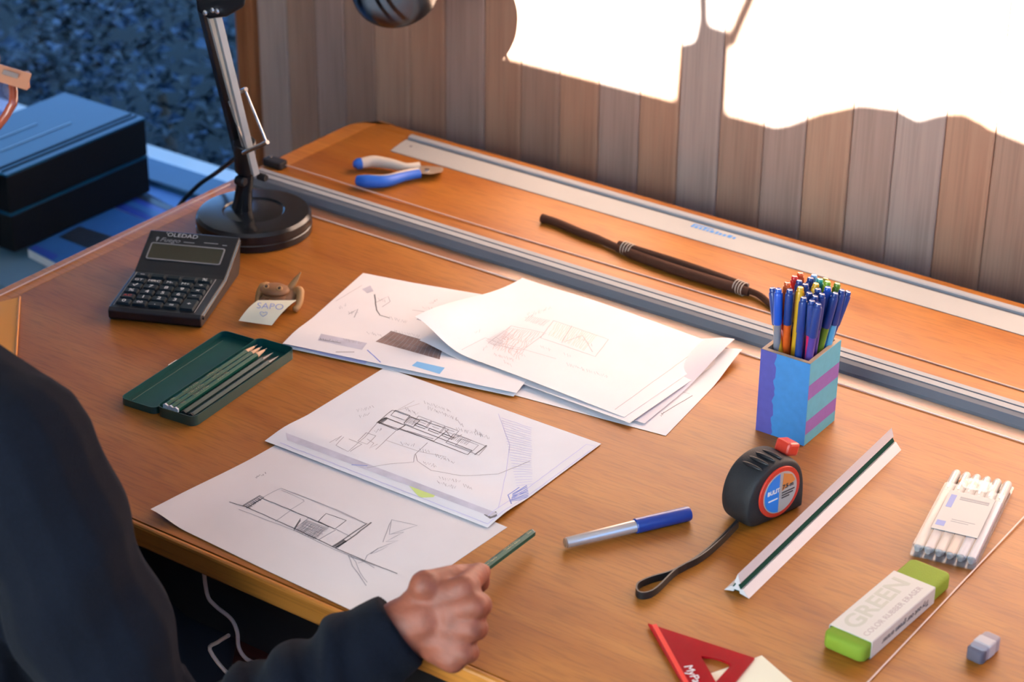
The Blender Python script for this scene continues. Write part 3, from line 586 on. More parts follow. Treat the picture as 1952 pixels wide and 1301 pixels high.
# ================================================================== desk lamp
LC = Vector((.121, .637, T)); lamp = thing('desk_lamp', 'black jointed desk lamp with round weighted base and metal arms', 'lamp', LC)
aY = lambda px, py, Y: atY(px, py, Y)-LC
obj('base', MB().lathe([(.070, .0002), (.0755, .001), (.0755, .0095), (.0745, .0105), (.0745, .0120), (.0752, .0130), (.0748, .022), (.0715, .0262), (.0655, .0275), (.0405, .0280), (.0385, .0262), (.0375, .0262), (.0345, .0274), (.0001, .0274)], 64), 'black_gloss', lamp, smooth=35)
pb = aY(460, 386, .632); pt = aY(471, 318, .632); pb.z = .0272
obj('post', MB().tube([pb, pb+Vector((.001, 0, .002)), pb*.5+pt*.5, pt], [.0135, .0128, .0108, .0105], 20), 'black_gloss', lamp, smooth=40)
obj('clamp_block', MB().tube([aY(467, 325, .632), aY(466, 270, .622)], [.0135, .0150], 12), 'black', lamp, smooth=30, bevel=.002)
obj('clamp_knob', MB().lathe([(.006, 0), (.006, .012), (.0045, .014)], 14, X=frame(aY(452, 343, .62), (0, 1, 0), (0, 0, 1))), 'black', lamp, smooth=30)
obj('clamp_knob', MB().lathe([(.005, 0), (.005, .010), (.004, .012)], 14, X=frame(aY(494, 336, .63), (0, 1, 0), (0, 0, 1))), 'black', lamp, smooth=30)
def flatbar(p, q, wx, wy, m, nm='arm_bar'):
    d = (q-p).normalized(); sx = Vector((1, -.35, 0)).normalized(); sy = d.cross(sx).normalized(); sx = sy.cross(d)
    R = [[c+sx*a*wx+sy*b2*wy for a, b2 in ((1, 1), (-1, 1), (-1, -1), (1, -1))] for c in (p, q)]
    return obj(nm, MB().loft(R[0], R[1]), m, lamp, bevel=.0008)
flatbar(aY(487, 332, .618), aY(413, 26, .528), .0036, .0044, 'lamp_arm'); flatbar(aY(473, 300, .625), aY(401, 30, .535), .0026, .0040, 'lamp_arm')
flatbar(aY(462, 322, .640), aY(387, 20, .552), .0066, .0044, 'black'); flatbar(aY(480, 322, .642), aY(406, 20, .556), .0040, .0044, 'black')
for a, c2 in (((430, 187), (469, 170)), ((464, 292), (510, 271))):
    obj('cross_pin', MB().tube([aY(*a, .60), aY(*c2, .59)], .0028, 12), 'steel', lamp, smooth=40)
for a, c2 in (((468, 174), (507, 270)), ((434, 188), (468, 284))): obj('tension_rod', MB().tube([aY(*a, .60), aY(*c2, .598)], .0016, 8), 'steel', lamp, smooth=40)
kp = [(370, -40), (376, 22), (398, 36), (432, 32), (466, 12), (474, -40)]
obj('elbow_bracket', MB().loft([aY(*p, .522) for p in kp], [aY(*p, .565) for p in kp]), 'black', lamp, bevel=.003)
for p in ((395, 23), (409, 18), (418, 20)): obj('bolt', MB().lathe([(.0035, 0), (.0035, .004), (.002, .006)], 12, X=frame(aY(*p, .522), (1, 0, 0), (0, 0, 1))), 'steel', lamp, smooth=30)
HP = aY(750, -38, .91)
top = HP+Vector((-.085, -.05, .26))
for dx in (0, .016): flatbar(aY(440, -20, .545)+Vector((dx, 0, 0)), top+Vector((dx-.008, -.004, .0)), .003, .004, 'lamp_arm' if dx else 'black', 'upper_arm_bar')
ax = Vector((.25, -.62, .75)).normalized()
Xh = frame(HP+ax*.010, ax.orthogonal(), ax.cross(ax.orthogonal()))
shp = [(.0595, -.034), (.061, -.030), (.0605, -.012), (.056, .012), (.046, .034), (.034, .048), (.024, .056), (.022, .085), (.019, .092), (.0001, .093)]
obj('lamp_shade', MB().lathe(shp[::-1]+[(.0565, -.032), (.052, .008), (.03, .042), (.0001, .05)], 48, X=Xh, cap=False), 'black_gloss', lamp, smooth=40)
obj('bulb', MB().ell((0, 0, 0), (.022, .022, .028), X=None), 'white', lamp, smooth=60, loc=HP+ax*.012)
obj('shade_joint', MB().tube([HP+ax*.090, top+Vector((-.002, -.006, 0))], .008, 12), 'black', lamp, smooth=40)
obj('power_cord', MB().tube(smooth_path([aY(450, 300, .64), aY(440, 308, .66), aY(412, 330, .70), aY(380, 352, .74), aY(345, 388, .76), aY(330, 420, .74), aY(322, 480, .70)]), .0032, 8), 'black_matte', lamp, smooth=60)

# ================================================================== calculator
calc = thing('calculator', 'black desk calculator with tilted display and white handwritten name', 'calculator', (.152, .336, T), math.radians(24.5))
CW, YT = .120, .163
pr = [(.003, .0003), (.0, .004), (0, .013), (.004, .0165), (.094, .0205), (.100, .0225), (.160, .0470), (.1635, .0455), (.158, .012), (.150, .0003)]
b = MB(); b.loft([Vector((.002, y, z)) for y, z in pr], [Vector((CW-.002, y, z)) for y, z in pr]); obj('body', b, 'black', calc, bevel=.0015)
edge = [(.006, .0152), (.094, .0192), (.100, .0212), (.158, .0450)]
for dx, m in ((CW-.0012, 'steel'), (CW-.0012, 'black')):
    b = MB(); k = 0 if m == 'steel' else -.0035
    b.loft([Vector((dx-.001, y, z+k)) for y, z in edge]+[Vector((dx-.001, y, z+k-.002)) for y, z in edge[::-1]], [Vector((dx+.0012, y, z+k)) for y, z in edge]+[Vector((dx+.0012, y, z+k-.002)) for y, z in edge[::-1]]); obj('side_trim', b, m, calc)
KF = Matrix.Translation((0, .004, .0165)) @ Matrix.Rotation(math.atan2(.004, .090), 4, 'X')
DF = Matrix.Translation((0, .100, .0225)) @ Matrix.Rotation(math.atan2(.0245, .060), 4, 'X'); DL = math.hypot(.0245, .060)
rows = [['–', '▸', '', '', '%'], ['GT', 'MRC', 'M-', 'M+', '÷'], ['√', '7', '8', '9', '×'], ['%', '4', '5', '6', '−'], ['AC', '1', '2', '3', '+'], ['0', '00', '.', '=', None]]
kx0, kpx, ky1, kpy = .0085, .0198, .0840, .0134
for r, row in enumerate(rows):
    for c, s_ in enumerate(row):
        if s_ is None: continue
        x0 = kx0+c*kpx; y1 = ky1-r*kpy; hh = .0108 if r else .0085; y0 = y1-hh
        if s_ == '+' and r == 4: y0 -= kpy
        b = MB(); A0 = [KF @ Vector((x, y, .0002)) for x, y in rrect(x0, x0+.0176, y0, y1, .0015, 2)]; B0 = [KF @ Vector((x, y, .0034)) for x, y in rrect(x0+.001, x0+.0164, y0+.0008, y1-.0012, .0015, 2)]
        k = obj('key', b.loft(A0, B0), 'key', calc, smooth=30)
        if s_ and s_ not in '▸': text('key_symbol', s_, .0085 if len(s_) < 2 else .0062, 'legend_red' if s_ == 'AC' else 'legend', k, KF @ Matrix.Translation((x0+.0088, (y0+y1)/2, .0035)), .00006, sx=1.25)
for sx_ in (kx0-.002, kx0+5*kpx): obj('key_border', MB().box(sx_, sx_+.0006, .004, .088, .0002, .0008, X=KF), 'legend_grey', calc)
b = MB(); outer = rrect(.010, .106, .016, .044, .003); inner = rrect(.0116, .1044, .0176, .0424, .002)
n = len(outer); vs = [DF @ Vector((x, y, .0003)) for x, y in outer]+[DF @ Vector((x, y, .0012)) for x, y in outer]+[DF @ Vector((x, y, .0012)) for x, y in inner]+[DF @ Vector((x, y, .0003)) for x, y in inner]
b.add(vs, [(k*n+i, k*n+(i+1) % n, ((k+1) % 4)*n+(i+1) % n, ((k+1) % 4)*n+i) for k in range(4) for i in range(n)]); obj('display_frame', b, 'lcd_frame', calc)
obj('display', MB().prism(inner, .0003, .0007, X=DF), 'lcd', calc)
text('handwriting', "'OLEDAD", .0088, 'legend', calc, DF @ Matrix.Translation((.045, .0592, .0004)), .00008, sx=1.15, offset=-.0001)
text('logo', 'Fuego', .0098, 'legend_grey', calc, DF @ Matrix.Translation((.032, .0500, .0004)), .00008, shear=.35, sx=1.1)
obj('logo', MB().prism([(.0135, .053), (.0155, .0545), (.0175, .053), (.0165, .049), (.0155, .046), (.0145, .049)], .0003, .0006, X=DF), 'legend_grey', calc)
for x0, x1, y0 in ((.050, .064, .0485), (.076, .094, .0505), (.100, .106, .0490)): obj('print_line', MB().box(x0, x1, y0, y0+.0012, .0003, .0005, X=DF), 'legend_grey', calc)

# ================================================================== pencil tin and pencils
def tray(x0, x1, y0, y1, h, t=.0008, rad=.008):
    b = MB(); o_ = rrect(x0, x1, y0, y1, rad, 5); i_ = rrect(x0+t, x1-t, y0+t, y1-t, rad-t, 5); n = len(o_)
    vs = [(x, y, .0002) for x, y in o_]+[(x, y, h) for x, y in o_]+[(x, y, h) for x, y in i_]+[(x, y, .0012) for x, y in i_]
    b.add(vs, [(k*n+i, k*n+(i+1) % n, (k+1)*n+(i+1) % n, (k+1)*n+i) for k in range(2) for i in range(n)]+[tuple(range(n-1, -1, -1))], 0)
    b.add(vs[2*n:], [(i, (i+1) % n, n+(i+1) % n, n+i) for i in range(n)]+[tuple(range(n, 2*n))], 1); return b
TR = math.radians(5.4); tin = thing('pencil_tin', 'open dark green metal pencil tin with hinged lid laid flat', 'pencil tin', (.311, .196, T), TR)
obj('lid', tray(0, .0505, 0, .192, .0085), ['tin', 'tin_in'], tin, smooth=30); obj('base', tray(.0512, .1035, 0, .192, .0125), ['tin', 'tin_in'], tin, smooth=30)
for y in (.030, .095, .160): obj('hinge', MB().tube([(.0508, y-.008, .0082), (.0508, y+.008, .0082)], .0011, 8), 'tin', tin, smooth=60)
obj('lid_ridge', MB().tube([(.0075, .012, .0014), (.0075, .180, .0014)], .0006, 6), 'tin_in', tin); obj('clasp', MB().box(-.0014, -.0001, .088, .104, .004, .0088), 'steel', tin, bevel=.0004)
obj('pencil_rest', MB().box(.0535, .1015, .030, .036, .0013, .0055).box(.0535, .1015, .150, .156, .0013, .0055), 'tin', tin)
def pencil(label, loc, rz, L, body, group, tip=True, endm='legend', rad=.0038, letter=True, quat=None, lo=.0):
    t = thing('pencil', label, 'pencil', loc, rz, group)
    if quat is not None: t.rotation_mode = 'QUATERNION'; t.rotation_quaternion = quat
    hexr = lambda y, r: [Vector((r*math.cos(PI/6+k*PI/3), y, r*math.sin(PI/6+k*PI/3))) for k in range(6)]
    obj('barrel', MB().loft(hexr(.0022, rad), hexr(L-.022, rad)), body, t, bevel=.0003); obj('end_dip', MB().loft(hexr(0, rad*.95), hexr(.0021, rad)), endm, t)
    if tip:
        rd = lambda y, r, n=12: [Vector((r*math.cos(2*PI*k/n), y, r*math.sin(2*PI*k/n))) for k in range(n)]
        obj('sharpened_wood', MB().loft(rd(L-.0221, rad*.93), rd(L-.006, rad*.33)), 'cedar' if tip != 'dark' else 'lead', t, smooth=40); obj('lead', MB().loft(rd(L-.0059, rad*.31), rd(L, .0002)), 'lead', t, smooth=40)
    if letter:
        a = PI/6; n = Vector((0, 0, 1)); z = rad*math.cos(PI/6)+.00012
        for k, (s_, y, sz) in enumerate((('9000', .014+lo, .0038), ('FABER-CASTELL', .046+lo, .0040), ('CASTELL 9000', .086+lo, .0036))):
            if y > L-.03: continue
            text('gold_lettering', s_, sz, 'gold', t, Matrix.Translation((0, y, z)) @ Matrix.Rotation(PI/2, 4, 'Z'), .00004, sx=.95)
    return t
tl = lambda x, y, z: tin.location+Matrix.Rotation(TR, 3, 'Z') @ Vector((x, y, z))
for k, (x, y, lab) in enumerate(((.0585, .007, 'green pencil in the tin nearest to the hinge of the lid'), (.0668, .0055, 'middle one of the three green gold-lettered pencils in the tin'), (.0752, .004, 'green gold-lettered pencil in the tin beside the dark pencils'))):
    pencil(lab, tl(x, y, .0100+.0008*k), TR, .172, 'pencil_green', 'green pencils in the tin')
pencil('dark glossy pencil without lettering beside the green pencils in the tin', tl(.0845, .006, .0090), TR, .168, 'pencil_dark', 'dark pencils in the tin', 'dark', 'lead', .0042, False)
pencil('dark glossy pencil against the outer rim of the tin', tl(.0950, .005, .0090), TR, .166, 'pencil_dark', 'dark pencils in the tin', 'dark', 'lead', .0042, False)

# ================================================================== carved frog and its note
FC = at(523, 588); frog = thing('frog_figurine', 'small carved wooden frog holding a cream note', 'figurine', (FC.x, FC.y, T), math.radians(20))
b = MB(); b.ell((.008, .016, .011), (.017, .019, .0105), 20, 12); obj('body', b, 'frog', frog, smooth=70)
obj('head', MB().ell((0, .004, .0232), (.0185, .0145, .0062), 24, 12), 'frog', frog, smooth=70)
obj('jaw', MB().ell((0, .006, .0155), (.0165, .013, .0040), 24, 10), 'frog', frog, smooth=70)
for sx_ in (-1, 1):
    e = obj('eye', MB().lathe([(.0036, 0), (.0037, .0022), (.0028, .0030), (.0020, .0024)], 16, X=Matrix.Translation((sx_*.0085, -.001, .0272)) @ Matrix.Rotation(.5, 4, 'X')), 'frog_light', frog, smooth=40)
    obj('pupil', MB().lathe([(.0018, .0020), (.0018, .0027), (.0010, .0030)], 12, X=Matrix.Translation((sx_*.0085, -.001, .0272)) @ Matrix.Rotation(.5, 4, 'X')), 'frog_dark', e, smooth=40)
    obj('hind_leg', MB().tube(smooth_path([(sx_*.014+.004, .018, .010), (sx_*.020+.004, .020, .018), (sx_*.025+.004, .014, .017), (sx_*.026+.004, .004, .007), (sx_*.023+.004, -.004, .0028)]), [.0062]*4+[.0055]*4+[.0048]*4+[.0042]*4+[.0026], 10), 'frog_light', frog, smooth=60)
    obj('front_leg', MB().tube([(sx_*.010, .002, .013), (sx_*.016, -.004, .008), (sx_*.014, -.008, .0028)], [.0045, .0038, .0028], 8), 'frog', frog, smooth=60)
obj('back_crest', MB().tube([(.013, .018, .018), (.020, .022, .030), (.026, .026, .040)], [.0050, .0035, .0008], 8), 'frog_light', frog, smooth=60)
Q4 = [at(455, 612, T+.006), at(518, 621, T+.004), at(565, 573, T+.0192), at(492, 573, T+.0192)]
nt_ = thing('name_note', 'cream paper note reading SAPO with a small heart under it', 'note', tuple(Q4[0])); b = MB(); NX = 8; V = []
def npt(u, v): p = (Q4[0]*(1-u)+Q4[1]*u)*(1-v)+(Q4[3]*(1-u)+Q4[2]*u)*v-Q4[0]; return p+Vector((0, 0, .003*math.sin(PI*v)))
for lay in (.0003, 0): V += [npt(i/NX, j/NX)+Vector((0, 0, lay)) for j in range(NX+1) for i in range(NX+1)]
q = NX+1; NQ = q*q; F = []
for j in range(NX):
    for i in range(NX): F += [(j*q+i, j*q+i+1, (j+1)*q+i+1, (j+1)*q+i), (NQ+j*q+i, NQ+(j+1)*q+i, NQ+(j+1)*q+i+1, NQ+j*q+i+1)]
rg = [i for i in range(NX)]+[j*q+NX for j in range(NX)]+[NX*q+i for i in range(NX, 0, -1)]+[j*q for j in range(NX, 0, -1)]
F += [(a, NQ+a, NQ+c, c) for a, c in zip(rg, rg[1:]+rg[:1])]; obj('sheet', b.add(V, F), 'note', nt_, smooth=40)
xu = npt(.9, .5)-npt(.1, .5); yv = npt(.5, .75)-npt(.5, .35)
text('handwriting', 'SAPO', .0135, 'blue_ink', nt_, frame(npt(.55, .60)+Vector((0, 0, .0012)), xu, yv), .00005, offset=-.0002)
Xn = frame(npt(.55, .30)+Vector((0, 0, .0012)), xu, yv)
hp = [Xn @ Vector((.0045*(math.sin(t)**3), .0045*(.8*math.cos(t)-.33*math.cos(2*t)-.12*math.cos(3*t)), 0)) for t in [2*PI*k/20 for k in range(20)]]
obj('heart', MB().tube(hp, .00025, 5, closed=True), 'blue_ink', nt_)

# ================================================================== pliers, cloth strap
PL = at(735, 335); pl = thing('pliers', 'small pliers with blue and cream plastic handles on the back of the desk', 'pliers', (PL.x, PL.y, T))
pp = lambda px, py, z: at(px, py, T+z)-PL
def handle(P, R, m, nm, sq=.85): return obj(nm, MB().tube(smooth_path([pp(*p) for p in P], 5), list(np.interp(np.linspace(0, 1, 5*(len(P)-1)+1), np.linspace(0, 1, len(R)), R)), 14), m, pl, smooth=60)
handle([(688, 312, .011), (712, 308, .012), (745, 313, .011), (775, 319, .010), (800, 317, .010)], [.0072, .0085, .0075, .0058, .0062], 'cream_grip', 'handle')
obj('handle_end', MB().tube([pp(675, 313, .011), pp(680, 313, .0115), pp(688.5, 311.8, .0115)], [.0045, .0078, .0082], 14), 'blue_grip', pl, smooth=60)
handle([(682, 344, .010), (700, 346, .011), (735, 346, .011), (770, 337, .010), (800, 331, .010)], [.0070, .0092, .0082, .0066, .0062], 'blue_grip', 'handle')
handle([(692, 337, .014), (735, 338, .0145), (770, 329, .0135), (798, 323, .013)], [.0028, .0038, .0034, .0026], 'cream_grip', 'handle_inlay')
b = MB(); jw = [(800, 316), (822, 317), (844, 319), (846, 324), (842, 328), (820, 332), (800, 331)]
b.loft([pp(x, y, .004) for x, y in jw], [pp(x, y, .012) for x, y in jw]); obj('jaws', b, mat('worn_steel', (.45, .36, .28), .4, metal=.6), pl, bevel=.0015)
obj('pivot', MB().lathe([(.0035, .0121), (.0032, .0135)], 14, X=Matrix.Translation(pp(814, 325, 0).to_3d()*Vector((1, 1, 0)) if False else Matrix.Translation((pp(814, 325, .012).x, pp(814, 325, .012).y, 0)).to_translation())), 'steel', pl, smooth=30)
SPt = at(1200, 480); stp = thing('cloth_strap', 'rolled brown cloth strap with pale thread ties behind the parallel bar', 'strap', (SPt.x, SPt.y, T))
sp = lambda px, py, z: at(px, py, T+z)-SPt
obj('strap_end', MB().tube(smooth_path([sp(1033, 416, .006), (sp(1060, 424, .006)), sp(1105, 443, .006), sp(1150, 460, .006), sp(1180, 474, .006)]), [.0062, .0060]+[.0055]*10+[.0048]*5, 12), 'strap', stp, smooth=60)
obj('roll', MB().tube(smooth_path([sp(1178, 473, .006), sp(1215, 488, .0065), sp(1290, 515, .007), (sp(1370, 540, .007)), sp(1428, 557, .006)]), [.0055]*3+[.0068]*12+[.0055]*2, 12), 'strap', stp, smooth=60)
obj('roll', MB().tube(smooth_path([sp(1180, 465, .010), sp(1230, 480, .013), sp(1300, 502, .013), (sp(1370, 526, .012)), sp(1425, 547, .009)]), .0042, 10), 'strap', stp, smooth=60)
obj('strap_tail', MB().tube(smooth_path([sp(1425, 554, .005), sp(1445, 562, .0055), sp(1462, 575, .005), sp(1480, 592, .003)]), [.004]*13, 10), 'strap', stp, smooth=60)
obj('strap_tail', MB().tube(smooth_path([sp(1425, 551, .008), sp(1450, 562, .009), sp(1470, 580, .006), sp(1490, 602, .003)]), [.0026]*13, 8), 'strap', stp, smooth=60)
for cx, cy in ((1198, 476), (1412, 549)):
    for k in range(4):
        c0 = sp(cx-8+5*k, cy-3+2*k, .008); obj('thread_tie', MB().tube([c0+Vector((.0085*math.cos(t)*.12, .0085*math.cos(t), .0085*math.sin(t))) for t in [2*PI*i/14 for i in range(14)]], .0007, 6, closed=True), 'strap_tie', stp, smooth=60)

# ================================================================== pen cup with felt pens
CX0, CX1, CY0, CY1, CH = .9125, .9715, .5655, .6345, .101
cup = thing('pen_cup', 'square wooden pen cup painted blue, purple and turquoise stripes', 'pen cup', ((CX0+CX1)/2, (CY0+CY1)/2, T))
hx, hy, tw = (CX1-CX0)/2, (CY1-CY0)/2, .0045
def panel(pts2, to3, n, th, mi_of):          # painted board split in strips
    pass
b = MB(); b.box(-hx, hx, -hy, hy, .0002, .004)
b.box(-hx, hx, -hy, -hy+tw, .004, CH).box(-hx, hx, hy-tw, hy, .004, CH).box(-hx, -hx+tw, -hy+tw, hy-tw, .004, CH).box(hx-tw, hx, -hy+tw, hy-tw, .004, CH); obj('wooden_box', b, 'raw_wood', cup)
N_ = 24; V = []; F = []; mi = []                # front face: purple band with a wavy edge, the rest blue
for k in range(N_+1):
    z = .0004+(CH-.0008)*k/N_; wv = -hx+.0185+.0012*math.sin(k*1.1)+.0008*math.sin(k*2.3)
    for y in (-hy, -hy-.0006): V += [(-hx-.0004, y, z), (wv, y, z), (hx+.0006, y, z)]
for k in range(N_):
    a, c = 6*k, 6*(k+1)
    for j in (0, 1): F += [(a+3+j, a+4+j, c+4+j, c+3+j), (a+j, c+j, c+1+j, a+1+j)]; mi += [j, j]
    F += [(a, a+3, c+3, c), (a+2, c+2, c+5, a+5)]; mi += [0, 1]
mb = MB(); mb.v = V; mb.f = F; mb.m = mi; obj('painted_front', mb, ['cup_purple', 'cup_blue'], cup)['label'] = 'blue front side with purple left band'
for i, (a, c) in enumerate(((.0, .13), (.13, .295), (.295, .555), (.555, .735), (.735, 1.0))):
    obj('painted_stripe', MB().box(hx, hx+.0006, -hy, hy, .0004+(CH-.0008)*a, .0004+(CH-.0008)*c), 'cup_violet' if i % 2 else 'cup_teal', cup)['label'] = ('violet' if i % 2 else 'turquoise')+' painted stripe'
obj('painted_back', MB().box(-hx, hx, hy, hy+.0006, .0004, CH-.0004), 'cup_blue', cup); obj('painted_side', MB().box(-hx-.0006, -hx, -hy, hy, .0004, CH-.0004), 'cup_purple', cup)
PC = {'navy': (.012, .045, .22), 'blue': (.012, .09, .50), 'red': (.62, .03, .03), 'orange': (.72, .11, .015), 'yellow': (.70, .38, .02), 'teal': (.04, .36, .28), 'lime': (.26, .46, .03), 'sky': (.10, .42, .70), 'grey': (.22, .21, .24), 'magenta': (.62, .015, .11), 'violet': (.09, .05, .28), 'lightblue': (.16, .35, .62), 'green': (.15, .28, .02)}
PM = {k: mat('pen_'+k, v, .32, .5, coat=.25) for k, v in PC.items()}; pen_me = {}
def pen_parts(kind, col):
    if (kind, col) not in pen_me:
        if kind == 'barrel': mb = MB().lathe([(.0030, 0), (.0042, .001), (.0042, .128)], 14)
        elif kind == 'cap': mb = MB().lathe([(.0046, .122), (.0049, .123), (.0048, .157), (.0041, .1595)], 14)
        else: mb = MB().lathe([(.0037, .1596), (.0037, .1625), (.0028, .1640), (.0012, .1636)], 14)
        o = obj(kind, mb, PM[col], None, smooth=35); pen_me[(kind, col)] = o.data; D.objects.remove(o)
    return pen_me[(kind, col)]
cc = lambda x, y: (1350+x/3.2525, 480+y/3.2525)
PENS = [((405, 203), 'red', 'red', 'felt pen with red cap at the far left of the cup'), ((400, 238), 'navy', 'yellow', 'felt pen with dark blue cap and yellow barrel, front left corner of the cup'), ((435, 258), 'blue', 'grey', 'felt pen with bright blue cap and grey barrel, second in the front row'),
 ((490, 218), 'orange', 'orange', 'felt pen with orange-red cap behind the grey-barrelled pen'), ((505, 262), 'navy', 'orange', 'felt pen with dark blue cap and orange-red barrel in the front row'), ((535, 178), 'red', 'red', 'felt pen with red cap in the back left of the cup'), ((570, 158), 'orange', 'orange', 'felt pen with light orange cap at the back of the cup'),
 ((563, 205), 'navy', 'navy', 'dark blue felt pen just behind the tall yellow-capped pen'), ((570, 248), 'yellow', 'yellow', 'felt pen with yellow cap standing in the front of the cup'), ((648, 135), 'navy', 'navy', 'tallest dark blue felt pen at the very back of the cup'), ((655, 170), 'lightblue', 'lightblue', 'felt pen with pale blue cap below the tallest one'),
 ((632, 188), 'navy', 'navy', 'dark blue felt pen in the middle of the bunch left of the teal one'), ((602, 228), 'navy', 'navy', 'dark blue felt pen between the two yellow caps in the middle'), ((665, 222), 'yellow', 'yellow', 'felt pen with pale yellow cap in the middle of the bunch'), ((690, 195), 'teal', 'teal', 'felt pen with teal green cap in the middle back'),
 ((727, 168), 'yellow', 'yellow', 'felt pen with amber yellow cap at the back right'), ((737, 210), 'lime', 'lime', 'felt pen with lime green cap right of the teal one'), ((797, 222), 'green', 'green', 'felt pen with yellow-green cap at the back right edge'), ((740, 248), 'blue', 'blue', 'felt pen with bright blue cap in front of the lime cap'),
 ((680, 258), 'navy', 'navy', 'dark blue felt pen in front of the pale yellow cap'), ((625, 278), 'navy', 'navy', 'dark blue felt pen right of the front yellow-capped pen'), ((590, 312), 'navy', 'navy', 'dark blue felt pen with navy barrel in the front row centre'), ((660, 298), 'navy', 'violet', 'felt pen with dark blue cap and violet barrel in the second row centre'),
 ((642, 328), 'navy', 'magenta', 'felt pen with dark blue cap and magenta barrel at the front corner'), ((702, 288), 'navy', 'violet', 'dark blue felt pen in the second row right of centre'), ((680, 342), 'navy', 'violet', 'lowest dark blue felt pen on the right side of the front corner'), ((785, 272), 'navy', 'green', 'felt pen with dark blue cap and green barrel on the right side'),
 ((826, 256), 'navy', 'sky', 'felt pen with dark blue cap and light blue barrel on the right side'), ((868, 248), 'navy', 'navy', 'rightmost dark blue felt pen leaning out of the cup')]
cc0 = cup.location
tips = []
for (q, c1, c2, lab) in PENS:
    tipp = at(*cc(*q), T+.163); d = tipp-cc0; f = .55
    base = Vector((0, 0, .0045))+cc0; fr = .60
    for ax_i, lim in ((0, hx-tw-.0052), (1, hy-tw-.0052)):
        rim = min(max(d[ax_i]*.78, -lim), lim); bs = min(max((rim-fr*d[ax_i])/(1-fr), -lim), lim); base[ax_i] = cc0[ax_i]+bs; tipp[ax_i] = cc0[ax_i]+bs+(rim-bs)/fr
    tips.append((tipp, base))
for it in range(60):                         # keep pens from running through each other
    for i in range(len(tips)):
        for j in range(i):
            for e, mind in ((1, .0082),):
                dv = tips[i][e]-tips[j][e]; dv.z = 0; L = dv.length
                if 1e-6 < L < mind:
                    s_ = dv*((mind-L)/L*.5); tips[i][e].xy += s_.xy; tips[j][e].xy -= s_.xy
    for t_, bse in tips:
        bse.x = min(max(bse.x, CX0+tw+.0045), CX1-tw-.0045); bse.y = min(max(bse.y, CY0+tw+.0045), CY1-tw-.0045)
for (q, c1, c2, lab), (tipp, base) in zip(PENS, tips):
    t = thing('felt_pen', lab, 'pen', base, 0, 'felt pens in the painted cup'); t.rotation_mode = 'QUATERNION'; t.rotation_quaternion = (tipp-base).to_track_quat('Z', 'Y')
    link('barrel', pen_parts('barrel', c2), t); k = link('cap', pen_parts('cap', c1), t); link('cap_plug', pen_parts('plug', c1), k)

# ================================================================== tape measure
a0, a1 = at(1424, 1019), at(1533, 968); du = (a1-a0).normalized(); TM = (a0+a1)/2; ta = math.atan2(du.y, du.x)
tm = thing('tape_measure', 'black rubber-cased tape measure with red button and blue and silver badge', 'tape measure', (TM.x, TM.y, T), ta)
TWd = .041; prf = [(.0395, .0006), (.0405, .0012), (.041, .003), (.041, .012), (.0405, .034), (.035, .052), (.024, .064), (.006, .070), (-.014, .0685), (-.030, .060), (-.040, .044), (-.0435, .026), (-.041, .012), (-.036, .003), (-.030, .0006)]
prf = [(y[0], y[1]) for y in prf]
def ring_at(v, k): return [Vector((x*k, v, .0003+max(0, (z-.033))*k+min(33e-3, z) if False else .0003+(z-.034)*k+.034*1)) for x, z in prf]
R = [ring_at(v, k) for v, k in ((0, .90), (.0015, .95), (.005, .985), (.012, 1), (TWd-.012, 1), (TWd-.005, .985), (TWd-.0015, .95), (TWd, .90))]
for r_ in R:
    for v in r_: v.z = max(v.z, .0006)
case = obj('case', MB().rings(R), 'black_matte', tm, smooth=35)
sub = case.modifiers.new('sub', 'SUBSURF'); sub.levels = sub.render_levels = 2
for k in range(4): 
    an = math.radians(118-13*k); p = Vector((.047*math.cos(an)*.9-.003, TWd/2, .034+.0345*math.sin(an)*1.02)); 
    obj('grip_ridge', MB().ell((p.x, p.y-.004, p.z+.0005), (.0022, .013, .0022), 12, 8, X=Euler((0, 0, .12)).to_matrix()), 'black', tm, smooth=60)
obj('lock_button', MB().box(.016, .033, TWd/2-.010, TWd/2+.010, .058, .0725, X=Matrix.Rotation(math.radians(18), 4, 'Y') @ Matrix.Translation((-.016, 0, .008))), 'tape_red', tm, bevel=.003)
BX = Matrix.Translation((.001, -.0003, .0345)) @ Matrix.Rotation(PI/2, 4, 'X')
def disc(r, z0, z1, a0_=0, a1_=2*PI, sx_=1.0): return [(sx_*r*math.cos(t), r*math.sin(t)) for t in [a0_+(a1_-a0_)*k/40 for k in range(40 if a1_-a0_ > 6 else 41)]]
obj('badge_ring', MB().prism(disc(.0285, 0, 0), -.001, .0014, X=BX), 'tape_red', tm, bevel=.0005); obj('badge', MB().prism(disc(.0235, 0, 0), .0013, .0020, X=BX), 'badge_silver', tm)
obj('badge_panel', MB().prism(disc(.0222, 0, 0, PI*.53, PI*1.47), .0021, .0024, X=BX), 'badge_blue', tm); obj('badge_panel', MB().prism([(.002, .001), (.0205, .008), (.015, .0165), (.003, .0215)], .0021, .0024, X=BX), 'badge_orange', tm)
text('lettering', 'BULIT', .0066, 'legend', tm, BX @ Matrix.Translation((-.0105, .004, .0026)), .0001, offset=.0002); text('lettering', '7.5 m', .0070, 'ink', tm, BX @ Matrix.Translation((.010, .005, .0026)), .0001, offset=.0002)
for y, x0, x1 in ((-.002, .002, .020), (-.005, .002, .018), (-.008, .002, .013)): obj('print_line', MB().box(x0, x1, y, y+.0012, .0022, .0026, X=BX), 'ink', tm)
obj('print_line', MB().box(-.017, -.004, -.006, -.0045, .0025, .0027, X=BX), 'legend', tm)
sl = lambda px, py, z: Matrix.Rotation(-ta, 3, 'Z') @ (at(px, py, T+z)-tm.location)
